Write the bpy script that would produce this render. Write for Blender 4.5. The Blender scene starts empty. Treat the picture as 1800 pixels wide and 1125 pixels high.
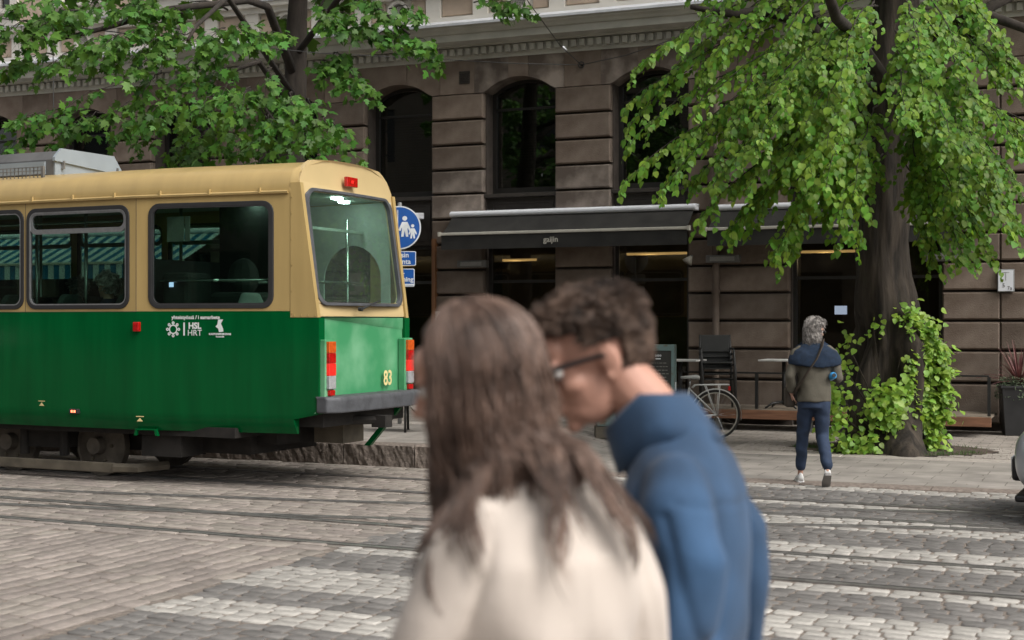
import bpy, bmesh, math, random
import numpy as np
from mathutils import Vector, Matrix, Euler, noise
from mathutils.geometry import tessellate_polygon
random.seed(7)
R = math.radians
SC = bpy.context.scene
COL = SC.collection
# ---------------------------------------------------------------- camera
# world: X runs along the street to the right, Y towards the stone building, the camera stands at the origin
YAW = 23.0
CAMZ = 1.65
cam_d = bpy.data.cameras.new('camera')
cam_d.lens = 50; cam_d.sensor_width = 36; cam_d.clip_end = 500; cam_d.clip_start = 0.05
cam_d.dof.use_dof = True; cam_d.dof.focus_distance = 15.0; cam_d.dof.aperture_fstop = 3.0
cam = bpy.data.objects.new('camera', cam_d); COL.objects.link(cam)
cam.location = (0, 0, CAMZ); cam.rotation_euler = (R(90.06), 0, R(YAW))
SC.camera = cam
# ---------------------------------------------------------------- sky and sun (bright overcast)
world = bpy.data.worlds.new('World'); SC.world = world; world.use_nodes = True
wn = world.node_tree; wn.nodes.clear()
sky = wn.nodes.new('ShaderNodeTexSky'); sky.sky_type = 'NISHITA'; sky.sun_disc = False
SUN_EL, SUN_AZ = 48, 108     # azimuth measured from +Y towards +X
sky.sun_elevation = R(SUN_EL); sky.sun_rotation = R(SUN_AZ)
sky.air_density = 1.0; sky.dust_density = 6.0; sky.ozone_density = 1.0
hs = wn.nodes.new('ShaderNodeHueSaturation'); hs.inputs['Saturation'].default_value = 0.15
bg = wn.nodes.new('ShaderNodeBackground'); bg.inputs['Strength'].default_value = 0.15
wo = wn.nodes.new('ShaderNodeOutputWorld')
wn.links.new(sky.outputs[0], hs.inputs['Color']); wn.links.new(hs.outputs[0], bg.inputs['Color']); wn.links.new(bg.outputs[0], wo.inputs['Surface'])
sun_d = bpy.data.lights.new('sun', 'SUN'); sun_d.energy = 1.15; sun_d.angle = R(35); sun_d.color = (1.0, 0.92, 0.82)
sun = bpy.data.objects.new('sun', sun_d); COL.objects.link(sun)
sv = Vector((math.cos(R(SUN_EL))*math.sin(R(SUN_AZ)), math.cos(R(SUN_EL))*math.cos(R(SUN_AZ)), math.sin(R(SUN_EL))))
sun.rotation_euler = sv.to_track_quat('Z', 'Y').to_euler()
vs = SC.view_settings; vs.view_transform = 'Standard'; vs.look = 'None'; vs.exposure = 0.35; vs.gamma = 1.0; vs.use_curve_mapping = False
SC.cycles.use_denoising = True
SC.cycles.max_bounces = 8; SC.cycles.transparent_max_bounces = 16
SC.cycles.caustics_reflective = False; SC.cycles.caustics_refractive = False
# ---------------------------------------------------------------- layout helpers (1800 x 1125 sheet measurements to metres)
CY, SY = math.cos(R(YAW)), math.sin(R(YAW))
F, YH = 2500.0, 565.0
def at(x, y, D):
    a = (x-900)/F; b = (YH-y)/F
    return Vector((D*(a*CY-SY), D*(a*SY+CY), CAMZ+D*b))
def atY(x, y, Y):
    a = (x-900)/F
    return at(x, y, Y/(a*SY+CY))
def atZ(x, y, z=0.0):
    return at(x, y, (CAMZ-z)*F/(y-YH))
def seen(p):
    r = p[0]*CY+p[1]*SY; f = -p[0]*SY+p[1]*CY
    if f < 0.2: return (-9e3, -9e3, f)
    return (900+F*r/f, YH-F*(p[2]-CAMZ)/f, f)
TH = 2.5
TC, TS = math.cos(R(TH)), math.sin(R(TH))
def trk(s, d, z=0.0):       # the tram track frame, turned 2.5 degrees against the building
    return Vector((s*TC+d*TS, -s*TS+d*TC, z))
# ---------------------------------------------------------------- materials
MATS = {}
def _n(nt, t, **kw):
    n = nt.nodes.new(t)
    for k, v in kw.items(): setattr(n, k, v)
    return n
def pm(name, col, rough=0.6, metal=0.0, var=0.12, scale=6.0, bump=0.0, bscale=40.0, col2=None, spec=0.5, coat=0.0,
       island=0.0, objr=0.0, stretch=None, lo=0.35, hi=0.65, emit=None, estr=0.0, rvar=0.0, trans=0.0, sheen=0.0, detail=6.0, hue=0.0, big=0.0, bigscale=0.7):
    m = bpy.data.materials.new(name); m.use_nodes = True
    nt = m.node_tree; b = nt.nodes['Principled BSDF']; L = nt.links
    tc = _n(nt, 'ShaderNodeTexCoord'); src = tc.outputs['Object']
    if stretch:
        mp = _n(nt, 'ShaderNodeMapping'); mp.inputs['Scale'].default_value = stretch; L.new(src, mp.inputs['Vector']); src = mp.outputs[0]
    nz = _n(nt, 'ShaderNodeTexNoise'); nz.inputs['Scale'].default_value = scale; nz.inputs['Detail'].default_value = detail; L.new(src, nz.inputs['Vector'])
    rp = _n(nt, 'ShaderNodeValToRGB')
    c1 = tuple(max(0, c*(1-var)) for c in col) + (1,)
    c2 = (tuple(col2) if col2 else tuple(min(1, c*(1+var)) for c in col)) + (1,)
    rp.color_ramp.elements[0].position = lo; rp.color_ramp.elements[0].color = c1
    rp.color_ramp.elements[1].position = hi; rp.color_ramp.elements[1].color = c2
    L.new(nz.outputs['Fac'], rp.inputs['Fac']); out = rp.outputs['Color']
    def mul(valsock, amt, out):
        mr = _n(nt, 'ShaderNodeMapRange'); mr.inputs['To Min'].default_value = 1-amt; mr.inputs['To Max'].default_value = 1+amt; L.new(valsock, mr.inputs['Value'])
        mx = _n(nt, 'ShaderNodeVectorMath', operation='SCALE'); L.new(out, mx.inputs[0]); L.new(mr.outputs[0], mx.inputs['Scale']); return mx.outputs[0]
    if big:
        n3 = _n(nt, 'ShaderNodeTexNoise'); n3.inputs['Scale'].default_value = bigscale; n3.inputs['Detail'].default_value = 4; L.new(tc.outputs['Object'], n3.inputs['Vector'])
        mr3 = _n(nt, 'ShaderNodeMapRange'); mr3.inputs['From Min'].default_value = .3; mr3.inputs['From Max'].default_value = .7; L.new(n3.outputs['Fac'], mr3.inputs['Value'])
        out = mul(mr3.outputs[0], big, out)
    if island:
        g = _n(nt, 'ShaderNodeNewGeometry'); out = mul(g.outputs['Random Per Island'], island, out)
        if hue:
            h = _n(nt, 'ShaderNodeHueSaturation'); mr = _n(nt, 'ShaderNodeMapRange'); mr.inputs['To Min'].default_value = .5-hue; mr.inputs['To Max'].default_value = .5+hue
            w = _n(nt, 'ShaderNodeTexWhiteNoise', noise_dimensions='1D'); L.new(g.outputs['Random Per Island'], w.inputs['W'])
            L.new(w.outputs['Value'], mr.inputs['Value']); L.new(mr.outputs[0], h.inputs['Hue']); L.new(out, h.inputs['Color']); out = h.outputs[0]
    if objr:
        oi = _n(nt, 'ShaderNodeObjectInfo'); out = mul(oi.outputs['Random'], objr, out)
    L.new(out, b.inputs['Base Color'])
    b.inputs['Roughness'].default_value = rough; b.inputs['Metallic'].default_value = metal
    b.inputs['Specular IOR Level'].default_value = spec; b.inputs['Coat Weight'].default_value = coat; b.inputs['Coat Roughness'].default_value = 0.05
    if sheen: b.inputs['Sheen Weight'].default_value = sheen
    if rvar:
        mr = _n(nt, 'ShaderNodeMapRange'); mr.inputs['To Min'].default_value = max(0, rough-rvar); mr.inputs['To Max'].default_value = min(1, rough+rvar); L.new(nz.outputs['Fac'], mr.inputs['Value']); L.new(mr.outputs[0], b.inputs['Roughness'])
    if bump:
        n2 = _n(nt, 'ShaderNodeTexNoise'); n2.inputs['Scale'].default_value = bscale; n2.inputs['Detail'].default_value = 5; L.new(src, n2.inputs['Vector'])
        bp = _n(nt, 'ShaderNodeBump'); bp.inputs['Strength'].default_value = bump; bp.inputs['Distance'].default_value = 0.02; L.new(n2.outputs['Fac'], bp.inputs['Height']); L.new(bp.outputs[0], b.inputs['Normal'])
    if emit: b.inputs['Emission Color'].default_value = tuple(emit)+(1,); b.inputs['Emission Strength'].default_value = estr
    if trans:                      # leaves: light comes through the blade
        tr = _n(nt, 'ShaderNodeBsdfTranslucent'); ms = _n(nt, 'ShaderNodeMixShader'); ms.inputs[0].default_value = trans
        br = _n(nt, 'ShaderNodeVectorMath', operation='MULTIPLY'); br.inputs[1].default_value = (1.25, 1.2, 0.55); L.new(out, br.inputs[0]); L.new(br.outputs[0], tr.inputs['Color'])
        L.new(b.outputs[0], ms.inputs[1]); L.new(tr.outputs[0], ms.inputs[2]); L.new(ms.outputs[0], nt.nodes['Material Output'].inputs['Surface'])
    MATS[name] = m; return m
def glass(name, tint, refl=1.0, rough=0.0, ior=1.5, film=0.0):
    m = bpy.data.materials.new(name); m.use_nodes = True; nt = m.node_tree; nt.nodes.remove(nt.nodes['Principled BSDF']); L = nt.links
    t = _n(nt, 'ShaderNodeBsdfTransparent'); t.inputs[0].default_value = tuple(tint)+(1,)
    g = _n(nt, 'ShaderNodeBsdfGlossy'); g.inputs['Roughness'].default_value = rough; g.inputs[0].default_value = (refl, refl, refl, 1)
    fr = _n(nt, 'ShaderNodeFresnel'); ge = _n(nt, 'ShaderNodeNewGeometry'); mi = _n(nt, 'ShaderNodeMapRange'); mi.inputs['To Min'].default_value = ior; mi.inputs['To Max'].default_value = 1/ior; L.new(ge.outputs['Backfacing'], mi.inputs['Value']); L.new(mi.outputs[0], fr.inputs[0])   # both faces of the sheet reflect alike
    mx = _n(nt, 'ShaderNodeMixShader'); L.new(fr.outputs[0], mx.inputs[0]); L.new(t.outputs[0], mx.inputs[1]); L.new(g.outputs[0], mx.inputs[2]); o = mx.outputs[0]
    if film:       # even pale film painting sky haze on the pane, plus dust specks
        d = _n(nt, 'ShaderNodeBsdfDiffuse'); d.inputs[0].default_value = (.5, .56, .52, 1)
        nz = _n(nt, 'ShaderNodeTexNoise'); nz.inputs['Scale'].default_value = 34; nz.inputs['Detail'].default_value = 10
        tc = _n(nt, 'ShaderNodeTexCoord'); L.new(tc.outputs['Object'], nz.inputs['Vector'])
        mr = _n(nt, 'ShaderNodeMapRange'); mr.inputs['From Min'].default_value = .58; mr.inputs['From Max'].default_value = .8; mr.inputs['To Min'].default_value = film; mr.inputs['To Max'].default_value = film*3.5; L.new(nz.outputs['Fac'], mr.inputs['Value'])
        m2 = _n(nt, 'ShaderNodeMixShader'); L.new(mr.outputs[0], m2.inputs[0]); L.new(o, m2.inputs[1]); L.new(d.outputs[0], m2.inputs[2]); o = m2.outputs[0]
    L.new(o, nt.nodes['Material Output'].inputs['Surface']); MATS[name] = m; return m
# ---------------------------------------------------------------- mesh helpers
def link(name, me, parent=None):
    o = bpy.data.objects.new(name, me); COL.objects.link(o)
    if parent is not None: o.parent = parent
    return o
def tag(o, label=None, cat=None, group=None, kind=None):
    if label: o['label'] = label
    if cat: o['category'] = cat
    if group: o['group'] = group
    if kind: o['kind'] = kind
    return o
def thing(name, label, cat, loc=(0, 0, 0), rz=0.0, group=None):
    o = bpy.data.objects.new(name, None); COL.objects.link(o); o.location = loc; o.rotation_euler = (0, 0, R(rz)); o.empty_display_size = .1
    return tag(o, label, cat, group)
def rrect(x0, y0, x1, y1, r, n=5):
    pts = []
    for cx, cy, a0 in ((x1-r, y1-r, 0), (x0+r, y1-r, 90), (x0+r, y0+r, 180), (x1-r, y0+r, 270)):
        for k in range(n+1):
            a = R(a0+90*k/n); pts.append((cx+r*math.cos(a), cy+r*math.sin(a)))
    return pts
class MB:
    def __init__(s): s.v = []; s.f = []
    def add(s, vs, fs):
        o = len(s.v); s.v += [tuple(p) for p in vs]; s.f += [tuple(i+o for i in f) for f in fs]; return s
    def box(s, x0, y0, z0, x1, y1, z1, M=None):
        vs = [(x, y, z) for z in (z0, z1) for y in (y0, y1) for x in (x0, x1)]
        if M is not None: vs = [M @ Vector(p) for p in vs]
        return s.add(vs, [(0, 2, 3, 1), (4, 5, 7, 6), (0, 1, 5, 4), (2, 6, 7, 3), (0, 4, 6, 2), (1, 3, 7, 5)])
    def cbox(s, x0, y0, z0, x1, y1, z1, c):       # box whose -Y face is chamfered
        vs = [(x0, y1, z0), (x1, y1, z0), (x1, y1, z1), (x0, y1, z1), (x0, y0+c, z0), (x1, y0+c, z0), (x1, y0+c, z1), (x0, y0+c, z1),
              (x0+c, y0, z0+c), (x1-c, y0, z0+c), (x1-c, y0, z1-c), (x0+c, y0, z1-c)]
        fs = [(0, 3, 2, 1), (8, 9, 10, 11)]
        for i in range(4):
            j = (i+1) % 4; fs += [(i, j, 4+j, 4+i), (4+i, 4+j, 8+j, 8+i)]
        return s.add(vs, fs)
    def tube(s, pts, rad, n=8, caps=True, flat=1.0):
        pts = [Vector(p) for p in pts]; m = len(pts)
        if not hasattr(rad, '__len__'): rad = [rad]*m
        o = len(s.v); up = None
        for i, p in enumerate(pts):
            t = (pts[min(i+1, m-1)]-pts[max(i-1, 0)])
            t = t.normalized() if t.length > 1e-9 else Vector((0, 0, 1))
            if up is None: up = t.orthogonal().normalized()
            else:
                up = up-t*up.dot(t); up = up.normalized() if up.length > 1e-6 else t.orthogonal().normalized()
            w = t.cross(up)
            for k in range(n):
                a = 2*math.pi*k/n; s.v.append(tuple(p+up*(rad[i]*math.cos(a))+w*(rad[i]*flat*math.sin(a))))
        for i in range(m-1):
            for k in range(n):
                k2 = (k+1) % n; s.f.append((o+i*n+k, o+i*n+k2, o+(i+1)*n+k2, o+(i+1)*n+k))
        if caps: s.f.append(tuple(o+k for k in range(n))[::-1]); s.f.append(tuple(o+(m-1)*n+k for k in range(n)))
        return s
    def cyl(s, p0, p1, r0, r1=None, n=12): return s.tube([p0, p1], [r0, r0 if r1 is None else r1], n)
    def loft(s, rings, cap=True, closed=True):
        o = len(s.v); n = len(rings[0])
        for r in rings: s.v += [tuple(p) for p in r]
        for i in range(len(rings)-1):
            for k in range(n if closed else n-1):
                k2 = (k+1) % n; s.f.append((o+i*n+k, o+i*n+k2, o+(i+1)*n+k2, o+(i+1)*n+k))
        if cap: s.f.append(tuple(o+k for k in range(n))[::-1]); s.f.append(tuple(o+(len(rings)-1)*n+k for k in range(n)))
        return s
    def ell(s, c, r, rot=None, n=12, m=8):
        c = Vector(c); vs = []; fs = []
        for i in range(m+1):
            th = math.pi*i/m
            for k in range(n):
                ph = 2*math.pi*k/n
                p = Vector((r[0]*math.sin(th)*math.cos(ph), r[1]*math.sin(th)*math.sin(ph), r[2]*math.cos(th)))
                if rot is not None: p = rot @ p
                vs.append(c+p)
        for i in range(m):
            for k in range(n):
                k2 = (k+1) % n
                if i == 0: fs.append((k, n+k, n+k2)) 
                elif i == m-1: fs.append((i*n+k, (i+1)*n+k, i*n+k2))
                else: fs.append((i*n+k, (i+1)*n+k, (i+1)*n+k2, i*n+k2))
        return s.add(vs, fs)
    def plate(s, outer, holes, fn, th):
        """outer, holes: 2D loops; fn(u, v, w) -> 3D; front at w=0, back at w=th"""
        loops = [outer]+list(holes); allp = [p for l in loops for p in l]
        tris = tessellate_polygon([[Vector((p[0], p[1], 0)) for p in l] for l in loops])
        n = len(allp); vs = [fn(p[0], p[1], 0) for p in allp]+[fn(p[0], p[1], th) for p in allp]
        fs = [tuple(t) for t in tris]+[tuple(i+n for i in t[::-1]) for t in tris]
        o = 0
        for l in loops:
            for i in range(len(l)):
                j = (i+1) % len(l); fs.append((o+i, o+j, n+o+j, n+o+i))
            o += len(l)
        return s.add(vs, fs)
    def ring(s, a, b, fn, w0, w1):      # frame between two equal loops
        n = len(a); vs = [fn(p[0], p[1], w0) for p in a]+[fn(p[0], p[1], w0) for p in b]+[fn(p[0], p[1], w1) for p in a]+[fn(p[0], p[1], w1) for p in b]
        fs = []
        for i in range(n):
            j = (i+1) % n
            fs += [(i, j, n+j, n+i), (2*n+i, 3*n+i, 3*n+j, 2*n+j), (i, 2*n+i, 2*n+j, j), (n+i, n+j, 3*n+j, 3*n+i)]
        return s.add(vs, fs)
    def mesh(s, name, mat=None, smooth=False, fix=True):
        me = bpy.data.meshes.new(name); me.from_pydata(s.v, [], s.f); me.update()
        if fix:
            bm = bmesh.new(); bm.from_mesh(me); bmesh.ops.recalc_face_normals(bm, faces=bm.faces); bm.to_mesh(me); bm.free()
        if mat is not None: me.materials.append(MATS[mat] if isinstance(mat, str) else mat)
        if smooth: me.polygons.foreach_set('use_smooth', [True]*len(me.polygons))
        return me
    def build(s, name, mat, parent=None, smooth=False, bevel=0.0, seg=2, fix=True, auto=None):
        me = s.mesh(name, mat, smooth or auto is not None, fix); o = link(name, me, parent)
        if auto is not None:
            try: me.set_sharp_from_angle(angle=R(auto))
            except Exception: pass
        if bevel:
            bv = o.modifiers.new('bevel', 'BEVEL'); bv.width = bevel; bv.segments = seg; bv.limit_method = 'ANGLE'
        return o
def bx(*a): return MB().box(*a)
def text(name, body, size, mat, M, parent=None, ext=0.001, bold=0.0, align='CENTER', sx=1.0):
    """flat lettering standing in the plane M (x right, y up)"""
    cu = bpy.data.curves.new(name, 'FONT'); cu.body = body; cu.size = size; cu.extrude = ext; cu.align_x = align; cu.align_y = 'CENTER'; cu.offset = bold; cu.resolution_u = 3
    t = bpy.data.objects.new(name, cu); COL.objects.link(t)
    dg = bpy.context.evaluated_depsgraph_get(); me = bpy.data.meshes.new_from_object(t.evaluated_get(dg))
    bpy.data.objects.remove(t); bpy.data.curves.remove(cu)
    me.transform(M @ Matrix.Diagonal((sx, 1, 1, 1))); me.materials.clear(); me.materials.append(MATS[mat])
    return link(name, me, parent)
def frame(o, x, y):      # 4x4 from origin and two axes
    x = Vector(x).normalized(); y = Vector(y); y = (y-x*y.dot(x)).normalized(); z = x.cross(y)
    M = Matrix((x, y, z)).transposed().to_4x4(); M.translation = Vector(o); return M
def blob(mb, name, voxel, mat, parent, smooth=6, wr=None):
    """many overlapping closed shapes -> one continuous skin"""
    me = mb.mesh(name, None); o = bpy.data.objects.new(name, me); COL.objects.link(o)
    r = o.modifiers.new('r', 'REMESH'); r.mode = 'VOXEL'; r.voxel_size = voxel
    if smooth:
        sm = o.modifiers.new('s', 'SMOOTH'); sm.factor = .5; sm.iterations = smooth
    dg = bpy.context.evaluated_depsgraph_get(); ev = o.evaluated_get(dg); m2 = bpy.data.meshes.new_from_object(ev)
    bpy.data.objects.remove(o); bpy.data.meshes.remove(me)
    m2.name = name
    if wr is not None:
        n = len(m2.vertices); co = np.empty(n*3); m2.vertices.foreach_get('co', co); co = co.reshape(-1, 3)
        no = np.empty(n*3); m2.vertex_normals.foreach_get('vector', no); no = no.reshape(-1, 3)
        d = wr(co); co += no*d[:, None]; m2.vertices.foreach_set('co', co.ravel()); m2.update()
    m2.polygons.foreach_set('use_smooth', [True]*len(m2.polygons))
    m2.materials.clear(); m2.materials.append(MATS[mat])
    return link(name, m2, parent)
# ---------------------------------------------------------------- material list
pm('stone', (.155, .112, .083), .85, var=.22, scale=3.0, bump=.35, bscale=60, objr=.22, col2=(.185, .145, .115), big=.18)
pm('stone_joint', (.060, .048, .040), .95, var=.2)
pm('stone_pale', (.20, .155, .125), .85, var=.45, scale=2.2, bump=.3, bscale=60, objr=.15, col2=(.31, .26, .22), lo=.42, hi=.66)
pm('render_white', (.64, .61, .555), .8, var=.06, scale=2, bump=.1, big=.06)
pm('render_pink', (.47, .37, .29), .85, var=.08, scale=4, bump=.2, bscale=80)
pm('cornice_grey', (.42, .41, .36), .8, var=.10, scale=3, bump=.1, big=.1)
pm('zinc', (.66, .68, .72), .45, metal=.3, var=.08, scale=5)
pm('black_frame', (.018, .016, .014), .45, var=.2)
pm('dark_panel', (.035, .029, .024), .5, var=.25, scale=5)
pm('shop_dark', (.14, .12, .10), .8, var=.3, scale=2)
pm('blind_slat', (.075, .072, .060), .6, var=.1)
pm('brown_wood_trim', (.17, .075, .03), .55, var=.25, scale=12, stretch=(1, 1, .1))
glass('pane_glass', (.45, .48, .44), ior=1.75)
glass('shop_glass', (.55, .55, .50), ior=1.5)
glass('tram_glass', (.60, .72, .66), ior=1.38)
glass('tram_rear_glass', (.78, .90, .84), ior=1.5, film=.022)
pm('warm_lamp', (.8, .6, .3), .5, emit=(1.0, .62, .25), estr=.8)
pm('screen', (.2, .2, .5), .5, emit=(.55, .65, 1.0), estr=1.5)
# ground
pm('mortar', (.185, .155, .13), .95, var=.35, scale=30, bump=.5, bscale=120)
pm('sett', (.232, .203, .178), .78, var=.14, scale=14, bump=.18, bscale=90, island=.22, objr=.20, hue=.012)
pm('sett_light', (.36, .342, .312), .78, var=.16, scale=14, bump=.18, bscale=90, island=.15, objr=.14)
pm('sett_dark', (.152, .144, .135), .74, var=.14, scale=14, bump=.18, bscale=90, island=.2, objr=.18)
pm('granite_kerb', (.20, .165, .14), .85, var=.25, scale=22, bump=.9, bscale=26, objr=.15)
pm('granite_band', (.40, .36, .32), .8, var=.12, scale=20, bump=.2, objr=.15)
pm('soil', (.075, .055, .042), .95, var=.3, scale=12, bump=.8, bscale=40)
pm('steel_rail', (.25, .24, .23), .40, metal=.6, var=.25, scale=8)
pm('rail_groove_shade', (.022, .019, .017), .9, var=.3)
pm('litter', (.16, .085, .04), .9, var=.4, scale=3, island=.5)
# tram
pm('tram_green', (.0004, .084, .021), .15, var=.13, scale=2.2, stretch=(3, 1, .3), spec=.18, rvar=.08, coat=.0, big=.06)
pm('tram_green_rear', (.055, .30, .125), .45, var=.15, scale=1.7, col2=(.165, .40, .225), lo=.40, hi=.62, coat=.1)  # chalky faded green, lightened further for the stronger light on the rear
pm('tram_yellow', (.42, .300, .122), .36, var=.05, scale=3, stretch=(3, 1, .3), coat=.15, big=.08, rvar=.1)
pm('tram_yellow_rear', (.52, .395, .20), .42, var=.05, scale=2, coat=.1)  # lighter copy of the side yellow: chalky, with the rear's light in the colour
pm('rubber', (.022, .022, .023), .55, var=.1)
pm('alu', (.42, .43, .44), .35, metal=.8, var=.1, scale=20)
pm('bumper_grey', (.065, .068, .075), .6, var=.2, scale=10, bump=.1)
pm('underframe', (.013, .011, .009), .85, var=.4, scale=8)
pm('bogie_guard', (.10, .085, .062), .8, var=.3, scale=5)
pm('wheel_steel', (.12, .105, .085), .65, metal=.2, var=.3)
pm('roof_box', (.27, .31, .34), .5, var=.07, scale=3)
pm('roof_box_dark', (.12, .12, .12), .6, var=.1)
pm('interior_wall', (.50, .55, .51), .7, var=.05)
pm('interior_dark', (.030, .033, .030), .8, var=.2)
pm('seat_fabric', (.045, .055, .05), .9, var=.3, scale=30)
pm('seat_grey', (.30, .33, .32), .7, var=.1)
pm('steel_pole', (.45, .50, .47), .25, metal=.9, var=.05)
pm('lamp_orange', (.48, .07, .01), .25, emit=(1, .25, .03), estr=.07, var=.2, scale=30, coat=.4)
pm('lamp_red', (.36, .004, .004), .25, emit=(1, .02, .02), estr=.04, var=.3, scale=40, coat=.4)
pm('lamp_red_lit', (.70, .01, .01), .25, emit=(1, .06, .04), estr=.30, coat=.4)
pm('lamp_clear', (.33, .33, .34), .2, coat=.4, var=.1, scale=40)
pm('led_white', (.9, .95, .95), .4, emit=(.85, 1, .95), estr=20.0)
pm('led_red', (.9, .2, .1), .4, emit=(1, .18, .08), estr=3.0)
pm('decal_white', (.66, .70, .68), .5, var=.03)
pm('decal_yellow', (.72, .60, .28), .5, var=.1)
# people and small things
pm('skin', (.50, .29, .215), .5, var=.06, scale=14, spec=.4)
pm('skin_flush', (.50, .27, .20), .5, var=.10, scale=9, spec=.4)
pm('hair_brown', (.098, .057, .040), .45, var=.4, scale=12, island=.55, col2=(.205, .135, .105), spec=.4)
pm('hair_dark', (.055, .036, .027), .55, var=.4, scale=16, island=.5, col2=(.15, .098, .072), spec=.35)
pm('hair_grey', (.20, .18, .165), .5, var=.4, scale=30, island=.45, col2=(.44, .41, .38))
pm('coat_cream', (.54, .475, .42), .85, var=.05, scale=5, bump=.12, bscale=180, sheen=.2)
pm('shirt_blue', (.024, .062, .128), .85, var=.30, scale=7, stretch=(1, 1, .25), bump=.10, bscale=220, sheen=.1, big=.25, bigscale=5)
pm('trouser_navy', (.018, .033, .068), .85, var=.15, scale=12, bump=.2, bscale=120)
pm('sweater_navy', (.006, .017, .038), .95, var=.2, scale=30, bump=.3, bscale=160)
pm('shirt_olive', (.098, .088, .066), .85, var=.12, scale=9, bump=.2, bscale=90)
pm('strap_brown', (.045, .032, .022), .7, var=.2)
pm('shoe_white', (.74, .74, .72), .6, var=.05)
pm('sole_grey', (.22, .21, .20), .8)
pm('bottle_blue', (.05, .30, .62), .3, var=.2)
pm('black_plastic', (.012, .012, .013), .35, var=.1)
pm('lens_dark', (.006, .006, .007), .35, spec=.3)
pm('eye_white', (.7, .68, .65), .3)
pm('lips', (.42, .17, .14), .5)
pm('sign_blue', (.010, .095, .38), .35, var=.04, coat=.2)
pm('sign_white', (.75, .78, .80), .4)
pm('galv', (.32, .33, .33), .5, metal=.7)
pm('bike_white', (.66, .66, .64), .35, coat=.2)
pm('bike_tyre', (.03, .028, .026), .85)
pm('bike_rim', (.50, .47, .40), .4, metal=.4)
pm('chrome', (.55, .55, .55), .2, metal=1.0)
pm('saddle_grey', (.52, .52, .50), .6)
pm('teal_paint', (.22, .34, .33), .6, var=.35, scale=9, col2=(.13, .10, .065), lo=.52, hi=.66, bump=.2)
pm('chalkboard', (.022, .022, .018), .5, var=.4, scale=4)
pm('chair_black', (.014, .014, .013), .45, var=.2)
pm('table_top', (.52, .52, .50), .45)
pm('deck_wood', (.21, .10, .055), .7, var=.3, scale=7, stretch=(.3, 4, 4), objr=.12)
pm('deck_top', (.20, .165, .125), .8, var=.25, scale=7, stretch=(.3, 4, 4), objr=.12)
pm('awning_black', (.017, .016, .014), .75, var=.35, scale=4, bump=.15, bscale=12)
pm('awning_white', (.74, .76, .80), .45, var=.03)
pm('awning_bar', (.48, .46, .40), .45, var=.08)
pm('heater', (.15, .145, .135), .5, metal=.2)
pm('heater_grille', (.30, .29, .27), .45, metal=.5)
pm('planter_black', (.020, .020, .021), .5, var=.2)
pm('cordyline', (.135, .040, .042), .6, var=.35, scale=6, objr=.25, island=.3, col2=(.22, .09, .085))
pm('grass_green', (.06, .12, .03), .8, island=.3, trans=.25)
pm('heather', (.10, .14, .075), .8, island=.35)
pm('bark', (.036, .028, .021), .95, var=.6, scale=9, stretch=(1, 1, .16), bump=1.6, bscale=11)
pm('bark_maple', (.028, .022, .017), .95, var=.35, scale=8, stretch=(1, 1, .3), bump=.6, bscale=16)
pm('leaf_linden', (.185, .355, .042), .48, spec=.35, var=.15, scale=1.2, island=.38, objr=.32, hue=.028, trans=.45)
pm('leaf_maple', (.066, .165, .024), .50, spec=.3, var=.15, scale=1.2, island=.38, objr=.35, hue=.018, trans=.30)
pm('leaf_shoot', (.25, .41, .065), .45, var=.12, scale=2, island=.32, objr=.3, hue=.02, trans=.38)
pm('car_silver', (.42, .44, .47), .28, metal=.25, var=.03, coat=.6)
pm('car_white', (.70, .72, .72), .25, var=.02, coat=.6)
pm('car_glass', (.012, .014, .015), .05, coat=.5)
pm('drl', (.7, .75, .9), .3, emit=(.55, .6, 1.0), estr=1.5)
pm('wire', (.03, .03, .03), .6)
pm('canvas_grey', (.20, .195, .18), .9, var=.3, scale=4, bump=.2)
pm('opp_plaster', (.17, .15, .125), .9, var=.15, scale=.6)
pm('opp_glass', (.03, .035, .04), .1)
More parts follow.
